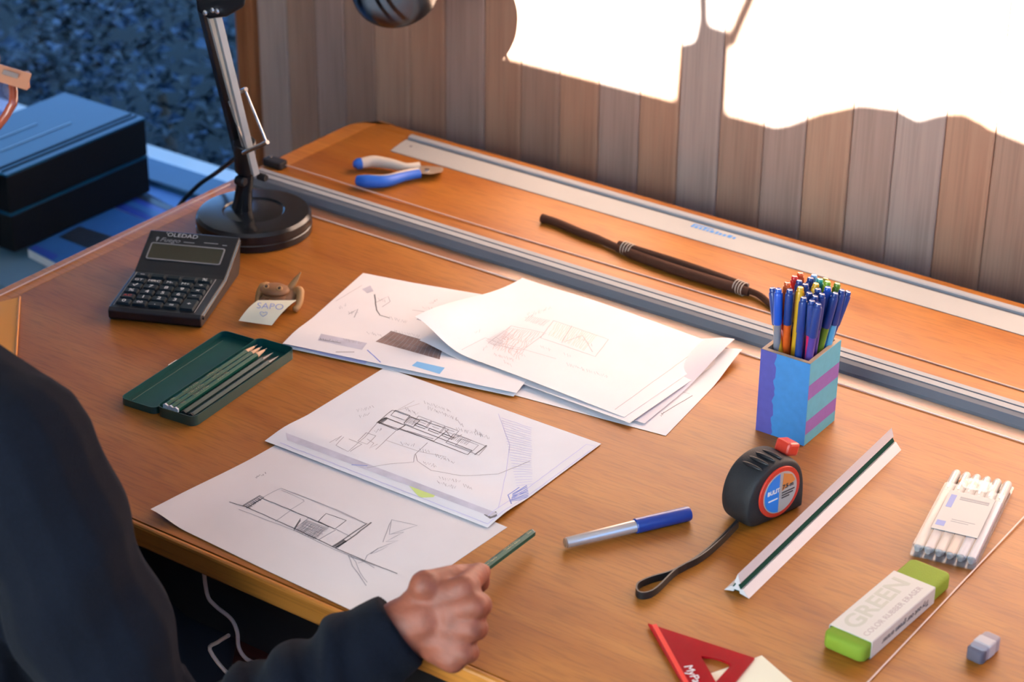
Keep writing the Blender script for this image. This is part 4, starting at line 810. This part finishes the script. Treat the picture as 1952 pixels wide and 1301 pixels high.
obj('wrist_strap', MB().tube(smooth_path([sl(1405, 997, .010), sl(1370, 1032, .006), sl(1330, 1066, .0045), sl(1285, 1092, .0043), sl(1240, 1106, .0042), sl(1216, 1118, .0042), sl(1215, 1132, .0042), sl(1230, 1136, .0042), sl(1252, 1126, .0042), sl(1290, 1090, .0043), sl(1335, 1066, .005), sl(1374, 1034, .0062), sl(1407, 1000, .010)], 6), .001, 4, flat=(.0008, .0040)), 'black', tm, smooth=50)

# ================================================================== marker pen, triangular scale
m0, m1 = at(1076, 1036, T+.0066), at(1315, 979, T+.0078); L = (m1-m0).length
mk = thing('marker_pen', 'silver marker pen with dark blue cap lying on the desk', 'pen', m0); mk.rotation_mode = 'QUATERNION'; mk.rotation_quaternion = (m1-m0).to_track_quat('Z', 'Y')
kc = .585*L
obj('barrel', MB().lathe([(.0050, .0021), (.0054, .003), (.0064, kc-.002)], 24), 'pen_silver', mk, smooth=35); obj('end_plug', MB().lathe([(.0040, 0), (.0049, .0006), (.0050, .002)], 20), mat('bronze_plug', (.28, .17, .11), .4), mk, smooth=35)
obj('cap', MB().lathe([(.0070, kc-.004), (.0078, kc-.003), (.0078, L-.003), (.0070, L-.0005), (.0001, L)], 24), 'pen_blue', mk, smooth=35)
p0, p1 = at(1404, 1134), at(1714.5, 858)+Vector((-.0115, 0, 0)); d = p1-p0; L = d.length
scl = thing('triangular_scale', 'white triangular scale ruler with green grooves beside the tape measure', 'ruler', p0, math.atan2(d.y, d.x)-PI/2)
SD = .0272; V3 = [Vector((-SD/2, 0, .0003)), Vector((SD/2, 0, .0003)), Vector((0, 0, SD*.866))]
def side(i):
    a, c = V3[i], V3[(i+1) % 3]; cen = (V3[0]+V3[1]+V3[2])/3; mid = (a+c)/2; t = (c-a).normalized(); nrm = (cen-mid).normalized()
    P = [a+nrm*.0010, a+t*.0102+nrm*.0022, a+t*.0108+nrm*.0050, c-t*.0108+nrm*.0050, c-t*.0102+nrm*.0022, c+nrm*.0010]; return [a]+P[1:-1]
prf3 = side(0)+side(1)+side(2)
obj('body', MB().loft([p for p in prf3], [p+Vector((0, L, 0)) for p in prf3]), 'scale_white', scl)
for i in range(3):
    a, c = V3[i], V3[(i+1) % 3]; cen = (V3[0]+V3[1]+V3[2])/3; mid = (a+c)/2; t = (c-a).normalized(); nrm = (cen-mid).normalized()
    q4 = [mid-t*.0026+nrm*.0049, mid+t*.0026+nrm*.0049, mid+t*.0022+nrm*.0036, mid-t*.0022+nrm*.0036]
    obj('groove_stripe', MB().loft([p+Vector((0, .0004, 0)) for p in q4], [p+Vector((0, L-.0004, 0)) for p in q4]), 'scale_green', scl)
    if i == 1:
        b = MB()
        for k in range(1, 34):
            y = k*L/34; ln = .0030 if k % 5 == 0 else .0016
            for (s0, sg, dr) in ((c-t*.0012, -1, nrm*.0010), (a+t*.0012, 1, nrm*.0010)):
                x0 = s0+dr-nrm*.00015; x1 = s0+t*sg*ln+dr+nrm*(.00012*ln/.0012)-nrm*.00015; w2 = Vector((0, .00016, 0)); o1 = Vector((0, y, 0)); up_ = -nrm*.0003
                b.loft([x0+o1-w2, x0+o1+w2, x0+o1+w2+up_, x0+o1-w2+up_], [x1+o1-w2, x1+o1+w2, x1+o1+w2+up_, x1+o1-w2+up_])
        tag(obj('graduation_marks', b, 'legend_grey', scl), None, None, kind='stuff')

# ================================================================== fineliner wallet
wa, wb, wc, wd = at(1733, 1060), at(1858, 1086), at(1924, 932), at(1808, 892)
wr = math.atan2((wc-wb).y, (wc-wb).x)-PI/2; WW, WL = .0665, .174
wl = thing('pen_wallet', 'clear plastic wallet with white card holding six fineliners', 'pen case', (wa.x, wa.y, T), wr-.02)
b = MB(); o_ = rrect(0, WW, 0, WL, .003, 3); b.prism(o_, .0003, .0011); obj('back_sheet', b, 'plastic_clear', wl)
obj('clear_front', MB().loft([Vector((x, y, .0013)) for x, y in rrect(0, WW, 0, .135, .003, 3)], [Vector((x, y, .0135)) for x, y in rrect(.0015, WW-.0015, .0012, .134, .003, 3)]), 'plastic_clear', wl, bevel=.001)
obj('flap', MB().prism(rrect(.018, .050, .128, .150, .009, 4), .0136, .0146), 'plastic_clear', wl)['label'] = 'rounded clear closing tab'
crd = obj('card', MB().box(.011, .058, .038, .118, .0138, .0142), 'card', wl); crd['label'] = 'white printed card'
for (x0, x1, y0, y1, m) in ((.014, .020, .084, .110, 'print_blue'), (.013, .022, .046, .056, 'print_blue'), (.024, .054, .106, .109, 'legend_grey'), (.024, .054, .103, .1045, 'legend_grey'), (.026, .050, .062, .063, 'legend_grey'), (.026, .044, .058, .059, 'legend_grey')): obj('printed_block', MB().box(x0, x1, y0, y1, .01425, .01435), m, crd)
ordn = ['leftmost', 'second from left', 'third from left', 'third from right', 'second from right', 'rightmost']
tints = [(.40, .40, .37), (.36, .36, .40), (.38, .35, .34), (.46, .31, .25), (.30, .36, .48), (.33, .36, .46)]
for k in range(6):
    lp = wl.location+Matrix.Rotation(wr-.02, 3, 'Z') @ Vector((.0062+.01085*k, .004, .0064)); fl = thing('fineliner', 'grey fineliner in the clear wallet, %s of the six' % ordn[k], 'pen', lp, wr-.02, 'fineliners in the clear wallet')
    X = Matrix.Rotation(-PI/2, 4, 'X')
    obj('barrel', MB().lathe([(.0040, .0042), (.0047, .006), (.0047, .118)], 16, X=X), mat('fineliner_%d' % k, tints[k], .4), fl, smooth=35)
    obj('end_plug', MB().lathe([(.0022, 0), (.0030, .0008), (.0036, .0040)], 14, X=X), 'legend_grey', fl, smooth=35)
    cp = obj('cap', MB().lathe([(.0049, .1182), (.0049, .160), (.0040, .164)], 16, X=X), 'fine_cap', fl, smooth=35); obj('clip', MB().box(-.0009, .0009, .122, .156, .0048, .0062), 'steel' if k % 2 else 'white', cp)
    if k in (1, 2): obj('colour_ring', MB().lathe([(.00505, .140), (.00505, .147)], 16, X=X), 'badge_orange' if k == 1 else 'frog', cp, smooth=35)

# ================================================================== erasers, set square
e0, e1 = at(1563, 1238), at(1735, 1086, T); er_a = math.radians(-3.5); ER = at(1565, 1236)
er = thing('large_eraser', 'large green eraser in a white printed cardboard sleeve', 'eraser', (ER.x, ER.y, T), er_a)
EW, EL, EH = .0445, .166, .0185
def rbox(x0, x1, y0, y1, z0, z1, r):
    R = []
    for y, k in ((y0, r*.9), (y0+r*.3, r*.35), (y0+r, 0), (y1-r, 0), (y1-r*.3, r*.35), (y1, r*.9)):
        R.append([Vector((x, y, z)) for x, z in rrect(x0+k, x1-k, z0+k*.5, z1-k*.6, max(.001, r-.002), 3)])
    return MB().rings(R)
obj('rubber', rbox(0, EW, 0, EL, .0003, EH, .006), 'eraser', er, smooth=50)
b = MB(); ys0, ys1 = .0135, .131
oo, ii = rrect(-.0008, EW+.0008, .0002, EH+.0009, .0012, 2), rrect(0, EW, .0002, EH+.0002, .0012, 2); n = len(oo)
vs = [Vector((x, ys0, z)) for x, z in oo]+[Vector((x, ys1, z)) for x, z in oo]+[Vector((x, ys1, z)) for x, z in ii]+[Vector((x, ys0, z)) for x, z in ii]
b.add(vs, [(k*n+i, k*n+(i+1) % n, ((k+1) % 4)*n+(i+1) % n, ((k+1) % 4)*n+i) for k in range(4) for i in range(n)]); slv = obj('sleeve', b, 'sleeve', er)
XT = Matrix.Translation((.0, .0, EH+.00095)) @ Matrix.Rotation(PI/2, 4, 'Z')
text('lettering', 'GREEN', .026, 'sleeve_print', slv, XT @ Matrix.Translation(((ys0+ys1)/2, -.0155, 0)), .00005, sx=1.25, offset=.0006); text('lettering', 'COLOR RUBBER ERASER', .0085, 'sleeve_text', slv, XT @ Matrix.Translation(((ys0+ys1)/2-.002, -.0345, 0)), .00005, sx=1.12)
XS = frame((EW+.0010, (ys0+ys1)/2, EH*.52), (0, -1, 0), (0, 0, -1)); text('lettering', 'Try out our green eraser', .0090, 'ink', slv, frame((EW+.0010, (ys0+ys1)/2+.004, EH*.5), (0, -1, 0), (0, 0, -1)) @ Matrix.Rotation(0, 4, 'Z'), .00005, shear=.2, sx=.95)
SE = at(1862, 1258); se = thing('small_eraser', 'small worn grey and white eraser at the right front', 'eraser', (SE.x, SE.y, T), math.radians(-6))
obj('rubber', rbox(-.0085, .0085, -.004, .029, .0003, .0150, .004), 'grey_rubber', se, smooth=50); obj('worn_end', rbox(-.0088, .0088, -.0075, .004, .0003, .0138, .0036), 'grey_rubber_dark', se, smooth=50)
obj('sleeve', MB().box(-.0091, .0091, .0045, .0185, .0002, .0156), mat('pale_sleeve', (.46, .44, .46), .6), se, bevel=.002)
SA, SB = at(1235, 1195), at(1438, 1261); dA = (SB-SA); ab = dA.length; sq = thing('set_square', 'transparent red plastic set square cut off by the front of the picture', 'set square', (SA.x, SA.y, T+.0010), math.atan2(dA.y, dA.x))
outl = [(0, 0), (ab, 0), (ab, -ab)]; inl = [(ab*.60, -ab*.205), (ab*.68, -ab*.175), (ab*.76, -ab*.165), (ab*.84, -ab*.175), (ab*.87, -ab*.21), (ab*.86, -ab*.47)]
OW = [(0, 0), (ab*.25, 0), (ab*.55, 0), (ab*.8, 0), (ab, 0), (ab, -ab)]
n = 6; b = MB(); H = .0026
vs = [(x, y, .0004) for x, y in OW]+[(x, y, H) for x, y in OW]+[(x, y, H) for x, y in inl]+[(x, y, .0004) for x, y in inl]
b.add(vs, [(k*n+i, k*n+(i+1) % n, ((k+1) % 4)*n+(i+1) % n, ((k+1) % 4)*n+i) for k in range(4) for i in range(n)]); obj('plate', b, 'set_square', sq)
hyp = Vector((1, -1, 0)).normalized(); nin = Vector((1, 1, 0)).normalized()
ed = [Vector((.004, -.0007, 0)), Vector((ab*.99, -ab*.985, 0))]
obj('bevel_edge', MB().loft([ed[0]+nin*.0004+Vector((0, 0, .0027)), ed[0]+nin*.0050+Vector((0, 0, .0029)), ed[0]+nin*.0050+Vector((0, 0, .00265))], [ed[1]+nin*.0004+Vector((0, 0, .0027)), ed[1]+nin*.0050+Vector((0, 0, .0029)), ed[1]+nin*.0050+Vector((0, 0, .00265))]), 'set_square_edge', sq)['label'] = 'bright red bevelled edge'
text('lettering', 'MyPaper', .0120, 'legend', sq, frame(Vector((ab*.615, -ab*.615, .00275))+nin*.0135, hyp, nin), .00008, sx=1.05)

# ================================================================== boxes and magazines on the side cabinet
CZ = .492
cab = thing('side_cabinet', 'low pale cabinet under the window left of the desk', 'cabinet', (-.42, .80, 0))
obj('body', MB().box(-.55, .30, -.115, .262, .0, CZ-.02), 'magazine_dark' if False else 'apron', cab); obj('top_board', MB().box(-.56, .305, -.12, .264, CZ-.0199, CZ), mat('cabinet_top', (.12, .25, .38), .5, var=.1, vscale=12), cab, bevel=.002)  # top board colour has the blue sky light mixed in
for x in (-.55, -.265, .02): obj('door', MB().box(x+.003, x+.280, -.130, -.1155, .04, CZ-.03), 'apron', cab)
z0 = CZ+.016
br, bl = at(287, 366, z0), at(28, 483, z0); hgt = .120
def tz(px, py, ref):                        # height at which a pixel's ray passes over a given ground point
    best = min(((at(px, py, z_).xy-ref.xy).length, z_) for z_ in np.linspace(z0, z0+.3, 301)); return best[1]
ztop = tz(283, 224, br); hgt = ztop-z0
bd = (bl-br); BLn = bd.length; ba = math.atan2(bd.y, bd.x)+PI/2; fl_ = at(120, 180, ztop); BWd = (fl_.xy-at(283, 224, ztop).xy).length
for k, lab in enumerate(('lower black box of the stack on magazines by the window', 'upper black box of the stack, its glossy lid coloured with blue sky sheen')):
    bx = thing('storage_box', lab, 'box', (br.x, br.y, z0+.0006+k*(hgt/2+.0004)), ba, 'black boxes stacked by the window'); hb = hgt/2-.0005
    obj('case', MB().box(-BWd, 0, -BLn, 0, 0, hb-.004), 'box_black', bx, bevel=.002); lid = obj('lid', MB().box(-BWd-.001, .001, -BLn-.001, .001, hb-.0039, hb), 'box_lid_sheen', bx, bevel=.0015)
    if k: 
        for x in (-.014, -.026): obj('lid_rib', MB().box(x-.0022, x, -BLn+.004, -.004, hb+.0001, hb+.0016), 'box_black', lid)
        for x, y0, y1 in ((-.075, -BLn*.80, -BLn*.30), (-.115, -BLn*.86, -BLn*.42)): obj('lid_glint', MB().box(x-.003, x, y0, y1, hb+.0001, hb+.0012), mat('painted_glint', (.16, .30, .42), .3), lid)  # pale raised bars imitate two streaks of reflected light
def magazine(px4, lab, thick, cover, blocks=(), zb=CZ):
    P = [at(*p, zb+thick) for p in px4]; c = sum(P, Vector())/len(P); c.z = zb
    t = thing('magazine', lab, 'magazine', c, 0, 'magazines under the black boxes'); k = Vector((c.x, c.y, 0))
    obj('pages', MB().prism([((p.x-c.x)*.995, (p.y-c.y)*.995) for p in P], .0004, thick-.0006), 'mag_white', t); cv = obj('cover', MB().prism([(p.x-c.x, p.y-c.y) for p in P], thick-.0005, thick), cover, t)
    for q4, m in blocks: obj('cover_print', MB().prism([((lambda q_: (q_.x-c.x, q_.y-c.y))(at(*q_, zb+thick))) for q_ in q4], thick+.0001, thick+.0005), m, cv)
mag_skylit = mat('magazine_white_skylit', (.035, .155, .44), .45, var=.15, vscale=25)  # white paper with blue sky light put into its colour
magazine([(52, 474), (160, 530), (330, 440), (215, 396)], 'pale magazine with blue skylight tint and dark picture under the black boxes', .015, mag_skylit, ((((112, 452), (150, 432), (215, 452), (178, 478)), 'mag_dark'), (((58, 474), (68, 468), (112, 488), (100, 496)), 'mag_blue')))
magazine([(214, 394), (332, 440), (372, 415), (260, 372)], 'blue striped magazine between the pale one and the window', .013, 'mag_blue', ((((228, 384), (240, 378), (320, 412), (306, 422)), mag_skylit), (((258, 376), (268, 370), (330, 394), (320, 402)), 'mag_dark'), (((245, 372), (254, 368), (262, 372), (252, 376)), mag_skylit)))
magazine([(262, 358), (330, 395), (440, 420), (400, 372), (300, 350)], 'plain pale sheet pile with blue skylight tint nearest the window', .004, mag_skylit)
# ================================================================== person drawing at the desk
def vol(name, mb, m, parent, voxel, smooth_it=5, disp=None):
    me = D.meshes.new(name); me.from_pydata([tuple(v) for v in mb.v], [], mb.f); bm = bmesh.new(); bm.from_mesh(me); bmesh.ops.recalc_face_normals(bm, faces=bm.faces); bm.to_mesh(me); bm.free()
    o = D.objects.new(name, me); COL.objects.link(o); r = o.modifiers.new('r', 'REMESH'); r.mode = 'VOXEL'; r.voxel_size = voxel
    s_ = o.modifiers.new('s', 'SMOOTH'); s_.factor = .5; s_.iterations = smooth_it
    dg = bpy.context.evaluated_depsgraph_get(); dg.update(); m2 = D.meshes.new_from_object(o.evaluated_get(dg)); D.objects.remove(o); D.meshes.remove(me)
    m2.name = name; m2.materials.clear(); m2.materials.append(M[m])
    if disp:
        n = len(m2.vertices); co = np.empty(n*3); m2.vertices.foreach_get('co', co); co = co.reshape(-1, 3); no = np.empty(n*3); m2.vertices.foreach_get('normal', no); no = no.reshape(-1, 3)
        co = co+no*disp(co)[:, None]; m2.vertices.foreach_set('co', co.ravel()); m2.update()
    m2.shade_smooth(); return link(name, m2, parent)
W_ = at(797, 1186, .800); I_ = at(884, 1121, .838); Mi = at(905, 1156, .828); Ri = at(899, 1200, .808); Pi_ = at(884, 1246, .787)
f_ = (Mi-W_).normalized(); k_ = (I_-Pi_).normalized(); p_ = f_.cross(k_).normalized()
if p_.dot(fw) < 0: p_ = -p_
El = Vector((.733, -.188, .655)); Sh = Vector((.592, -.196, .972)); ShL = Vector((.175, -.17, 1.010))
PO = Vector((.34, -.30, 0)); person = thing('person', 'seated person in a dark navy knit sweater and reddish glasses holding a green pencil', 'person', PO)
def rel(mb): mb.v = [tuple(Vector(v)-PO) for v in mb.v]; return mb
Fh = Vector((.30, .95, 0)).normalized(); Rr = Vector((Fh.y, -Fh.x, 0)); pit = math.radians(30)
Fd = (Fh*math.cos(pit)+Vector((0, 0, -math.sin(pit)))).normalized(); Ud = Rr.cross(Fd).normalized()
hinge = at(50, 170, 1.215); HC = hinge-Fd*.092-Rr*.086-Ud*.020
hx_ = lambda r, u, f: HC+Rr*r+Ud*u+Fd*f
b = MB(); HM = Matrix((Rr, Fd, Ud)).transposed()
b.ell(hx_(0, .035, -.020), (.074, .090, .088), 20, 14, X=HM); b.ell(hx_(0, -.035, .028), (.058, .062, .075), 18, 12, X=HM)        # skull, face
b.cap(hx_(0, -.100, .062), .020, hx_(0, -.080, .050), .030); b.cap(hx_(0, .018, .086), .007, hx_(0, -.028, .110), .0115)                 # chin, nose
for s_ in (-1, 1):
    b.ell(hx_(s_*.076, -.005, -.015), (.008, .018, .030), 12, 8, X=HM); b.cap(hx_(s_*.020, .034, .080), .009, hx_(s_*.055, .030, .066), .008); b.cap(hx_(s_*.034, -.028, .066), .020, hx_(s_*.050, -.032, .045), .020)
b.cap(hx_(-.022, -.060, .086), .0055, hx_(.022, -.060, .086), .0055); b.cap(hx_(-.018, -.069, .083), .0065, hx_(.018, -.069, .083), .0065)   # lips
nb = Vector((.345, -.19, 1.055)); b.cap(nb, .062, hx_(0, -.06, -.030), .056)
b.cap(ShL, .055, nb, .075); b.cap(nb, .075, Sh, .055); b.ell((.345, -.23, .88), (.165, .105, .22), 20, 12); b.ell((.34, -.29, .66), (.150, .115, .20), 20, 12); b.cap((.24, -.33, .54), .105, (.44, -.33, .54), .105)
b.cap(Sh, .052, El, .042); b.cap(El, .038, W_*.5+El*.5, .034); b.cap(W_*.5+El*.5, .034, W_-f_*.012, .027)
ElL = Vector((.05, -.26, .74)); WL_ = Vector((.17, -.08, .640)); b.cap(ShL, .052, ElL, .042); b.cap(ElL, .043, WL_, .028)
# right hand
b.cap(W_-f_*.012, .0265, W_+f_*.008, .0245); b.cap(W_-k_*.010, .020, W_+k_*.012, .020)
mc = {}
for nm, P, w0, r1 in (('i', I_, .014, .0122), ('m', Mi, .005, .0125), ('r', Ri, -.006, .0118), ('p', Pi_, -.015, .0108)):
    s0 = W_+k_*w0+f_*.010; b.cap(s0, .0165, P, r1); b.cap(s0+p_*.014, .016, P+p_*.009, r1*.98)
for a, c in ((I_, Mi), (Mi, Ri), (Ri, Pi_)): b.cap((W_+f_*.018)*.5+(a*.5+c*.5)*.5, .0150, (a+c)*.5-f_*.007, .0098)
b.cap(W_-k_*.014+p_*.008, .018, Pi_-f_*.012-k_*.003, .013)
v_ = (fw-f_*.30).normalized()
def fl(z): return max(z, T+.0088)
fz = lambda z: max(z, .615)
def finger(P, L, r, d1, d2, d3, spread=Vector()):
    q = [P]; 
    for l, d in zip(L, (d1, d2, d3)): n_ = q[-1]+(f_*d[0]+v_*d[1]+k_*d[2]).normalized()*l; n_.z = fl(n_.z); q.append(n_)
    b.cap(q[0], r, q[1], r*.90); b.cap(q[1], r*.92, q[2], r*.80); b.cap(q[2], r*.80, q[3], r*.68); return q
PIPi = at(912, 1094, .820); qi = [I_, PIPi, PIPi+(p_*.8-f_*.35-k_*.3).normalized()*.024]; qi.append(qi[2]+(p_*.2-f_*.9-k_*.4).normalized()*.019)
for a, c, r0_, r1_ in ((0, 1, .0118, .0105), (1, 2, .0108, .0092), (2, 3, .0092, .0078)): b.cap(qi[a], r0_, qi[c], r1_)
finger(Mi, (.038, .026, .019), .0115, (.06, .99, .10), (-.92, .35, 0), (-.7, -.6, 0)); finger(Ri, (.036, .025, .018), .0108, (.0, .99, .05), (-.92, .3, 0), (-.7, -.6, 0)); finger(Pi_, (.030, .019, .016), .0100, (-.05, .98, .1), (-.92, .3, .1), (-.7, -.6, .1))
th = [W_+k_*.016+p_*.010, at(806, 1118, .838)+p_*.004, at(856, 1100, .834)+p_*.010, at(898, 1094, .806)+p_*.022]
for a, c, r0_, r1_ in ((0, 1, .0175, .0150), (1, 2, .0140, .0108), (2, 3, .0108, .0088)): b.cap(th[a], r0_, th[c], r1_)
# left hand lying on the desk
for k in range(5):
    u = (k-2)*.016; t0 = WL_+Vector((.75*.03, .66*.03, -.012))+Vector((.66, -.75, 0))*u*.6; t1 = t0+Vector((.75, .66, 0))*.055+Vector((.66, -.75, 0))*u*.5; t2 = t1+Vector((.75, .66, -.12))*((.04, .048, .052, .046, .036)[k]); t2.z = fz(t2.z); b.cap(WL_, .024, t0, .017); b.cap(t0, .014, t1, .0105); b.cap(t1, .0098, t2, .0075)
hips = ((.24, -.33, .53), (.44, -.33, .53)); knees = ((.22, .10, .54), (.46, .10, .54)); ank = ((.22, .02, .09), (.46, .00, .09)); toes = ((.22, .17, .045), (.46, .15, .045))
for h, k, a, t in zip(hips, knees, ank, toes): b.cap(h, .085, k, .058); b.cap(k, .056, a, .036); b.cap(a, .040, t, .030)
vol('body', rel(b), 'skin', person, .0026, 5)
# sweater
b = MB(); cuff = W_-f_*.020+(El-W_).normalized()*.004; ax_ = (cuff-El).normalized()
b.cap(ShL, .076, nb+Vector((0, 0, -.02)), .080); b.cap(nb+Vector((0, 0, -.035)), .074, Sh, .070); b.ell((.345, -.235, .87), (.190, .128, .23), 24, 14); b.ell((.34, -.295, .68), (.200, .150, .24), 24, 14); b.cap((.49, -.25, .90), .095, (.56, -.27, .64), .105); b.cap((.24, -.335, .56), .120, (.44, -.335, .56), .120)
b.cap(nb, .070, nb+Vector((0, .006, .030)), .066)
b.cap(Sh, .072, El*.55+Sh*.45, .069); b.cap(El*.55+Sh*.45, .069, El, .062); b.cap(El, .060, El*.55+cuff*.45, .052)
e1 = El*.55+cuff*.45
def disk_tube(p, r, q, s_): 
    d = (q-p).normalized(); o1 = d.orthogonal().normalized(); o2 = d.cross(o1); b.loft([p+(o1*math.cos(t)+o2*math.sin(t))*r for t in [2*PI*i/28 for i in range(28)]], [q+(o1*math.cos(t)+o2*math.sin(t))*s_ for t in [2*PI*i/28 for i in range(28)]])
disk_tube(e1, .052, El*.22+cuff*.78, .0430); disk_tube(El*.26+cuff*.74, .0430, cuff+f_*.006, .0385)
b.cap(ShL, .074, ElL, .060); b.cap(ElL, .060, WL_*.5+ElL*.5, .050); disk_tube(WL_*.5+ElL*.5, .050, WL_-(WL_-ElL).normalized()*.02, .040)
Ln = (cuff-El).length; o1 = ax_.orthogonal().normalized(); o2 = ax_.cross(o1)
def folds(co):
    c = co+np.array(PO); v = c-np.array(El); t = v@np.array(ax_)/Ln; rad = v-np.outer(v@np.array(ax_), np.array(ax_)); rr = np.linalg.norm(rad, axis=1); ang = np.arctan2(rad@np.array(o2), rad@np.array(o1))
    on = np.clip((t+.25)/.3, 0, 1)*np.clip((.93-t)/.12, 0, 1)*(rr < .085)
    w_ = np.sin((t*1.0+.07*np.sin(ang*1+.6)+.02*np.sin(3*ang+t*9))*2*np.pi*5.4)
    d = on*(.0015+.0065*np.sign(w_)*np.abs(w_)**.75*(.7+.3*np.sin(ang*2+t*5)))
    u = c-np.array(Sh); axu = np.array((El-Sh).normalized()); tu = u@axu/(El-Sh).length; ru = np.linalg.norm(u-np.outer(u@axu, axu), axis=1)
    d += (ru < .11)*np.clip((tu-.0)/.3, 0, 1)*np.clip((1.15-tu)/.3, 0, 1)*.0045*np.sin(tu*2*np.pi*2.6+c[:, 0]*23+c[:, 1]*31)
    return d+.0022*np.sin(c[:, 0]*37+c[:, 2]*21)*np.sin(c[:, 1]*33+c[:, 2]*17)
vol('sweater', rel(b), 'sweater', person, .0040, 4, folds)
b = MB()
for h, k, a in zip(hips, knees, ank): b.cap(h, .100, k, .072); b.cap(k, .070, Vector(a)+Vector((0, 0, .03)), .052)
b.cap(hips[0], .118, hips[1], .118); vol('trousers', rel(b), 'trousers', person, .008, 3)
for a, t in zip(ank, toes): obj('shoe', rel(MB().cap(Vector(a)+Vector((0, -.03, -.045)), .044, Vector(t)+Vector((0, .02, -.005)), .038)), 'black_matte', person, smooth=60)
b = MB(); b.ell(hx_(0, .050, -.026), (.084, .098, .092), 22, 14, X=HM); b.ell(hx_(0, -.02, -.062), (.070, .050, .075), 18, 12, X=HM)
vol('hair', rel(b), 'hair', person, .004, 2, lambda co: .002*np.sin(co[:, 0]*210)*np.sin(co[:, 1]*170+co[:, 2]*120))
for s_ in (-1, 1): obj('eye', rel(MB().ell(hx_(s_*.031, .010, .070), (.0125, .0125, .0125), 14, 10)), 'eye', person, smooth=60)
# glasses
gl = link('glasses', None, person)
def rim(s_):
    P = []
    for k in range(28):
        a = 2*PI*k/28; cx_, cy_ = math.cos(a), math.sin(a); r_ = abs(cx_)**1.4*.029*(1 if cx_ > 0 else -1); u_ = abs(cy_)**1.3*(.022 if cy_ > 0 else .036)*(1 if cy_ > 0 else -1)
        P.append((s_*(.047+r_*(1.12+.10*(1 if cy_ > 0 else 0))), -.001+u_*1.1))
    return P
for s_ in (-1, 1):
    pts = [hx_(x, y, .093-.10*max(0, abs(x)-.030)) for x, y in rim(s_)]
    rm = obj('rim', rel(MB().tube(pts, .0042, 8, closed=True)), 'frame_red', gl, smooth=60)
    obj('lens', rel(MB().loft([q-Fd*.0008 for q in pts], [q+Fd*.0008 for q in pts])), 'lens', gl)
    tp = obj('temple', rel(MB().tube([hx_(s_*.072, .027, .097), hx_(s_*.085, .027, .091), hx_(s_*.085, .025, .03), hx_(s_*.080, .016, -.02), hx_(s_*.077, -.015, -.045)], .0036, 6, flat=(.0022, .0078))), mat('temple_brown', (.40, .17, .09), .3), gl, smooth=50)
    obj('hinge_plate', rel(MB().tube([hx_(s_*.0876, .0290, .078), hx_(s_*.0876, .0285, .062)], .001, 4, flat=(.0008, .0022))), 'steel', gl)
obj('bridge', rel(MB().tube([hx_(-.018, .012, .093), hx_(0, .018, .096), hx_(.018, .012, .093)], .0034, 8)), 'frame_red', gl, smooth=60)
# stool under the person
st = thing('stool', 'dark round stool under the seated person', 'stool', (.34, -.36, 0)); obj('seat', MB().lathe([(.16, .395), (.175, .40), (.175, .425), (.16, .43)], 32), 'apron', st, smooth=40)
for k in range(4):
    a = PI/4+k*PI/2; obj('leg', MB().tube([(.16*math.cos(a), .16*math.sin(a), 0), (.11*math.cos(a), .11*math.sin(a), .395)], .014, 10), 'apron', st, smooth=50)
# pencil held in the hand
q0, q1 = at(1015, 1016, .7635), at(908, 1096, .772); dq = (q1-q0).normalized(); pq = dq.to_track_quat('Y', 'Z')
pencil('green gold-lettered pencil held in the right hand, blunt end towards the marker pen', q0, 0, .140, 'pencil_green', None, True, 'pencil_dark', .0043, True, quat=pq, lo=-.006)
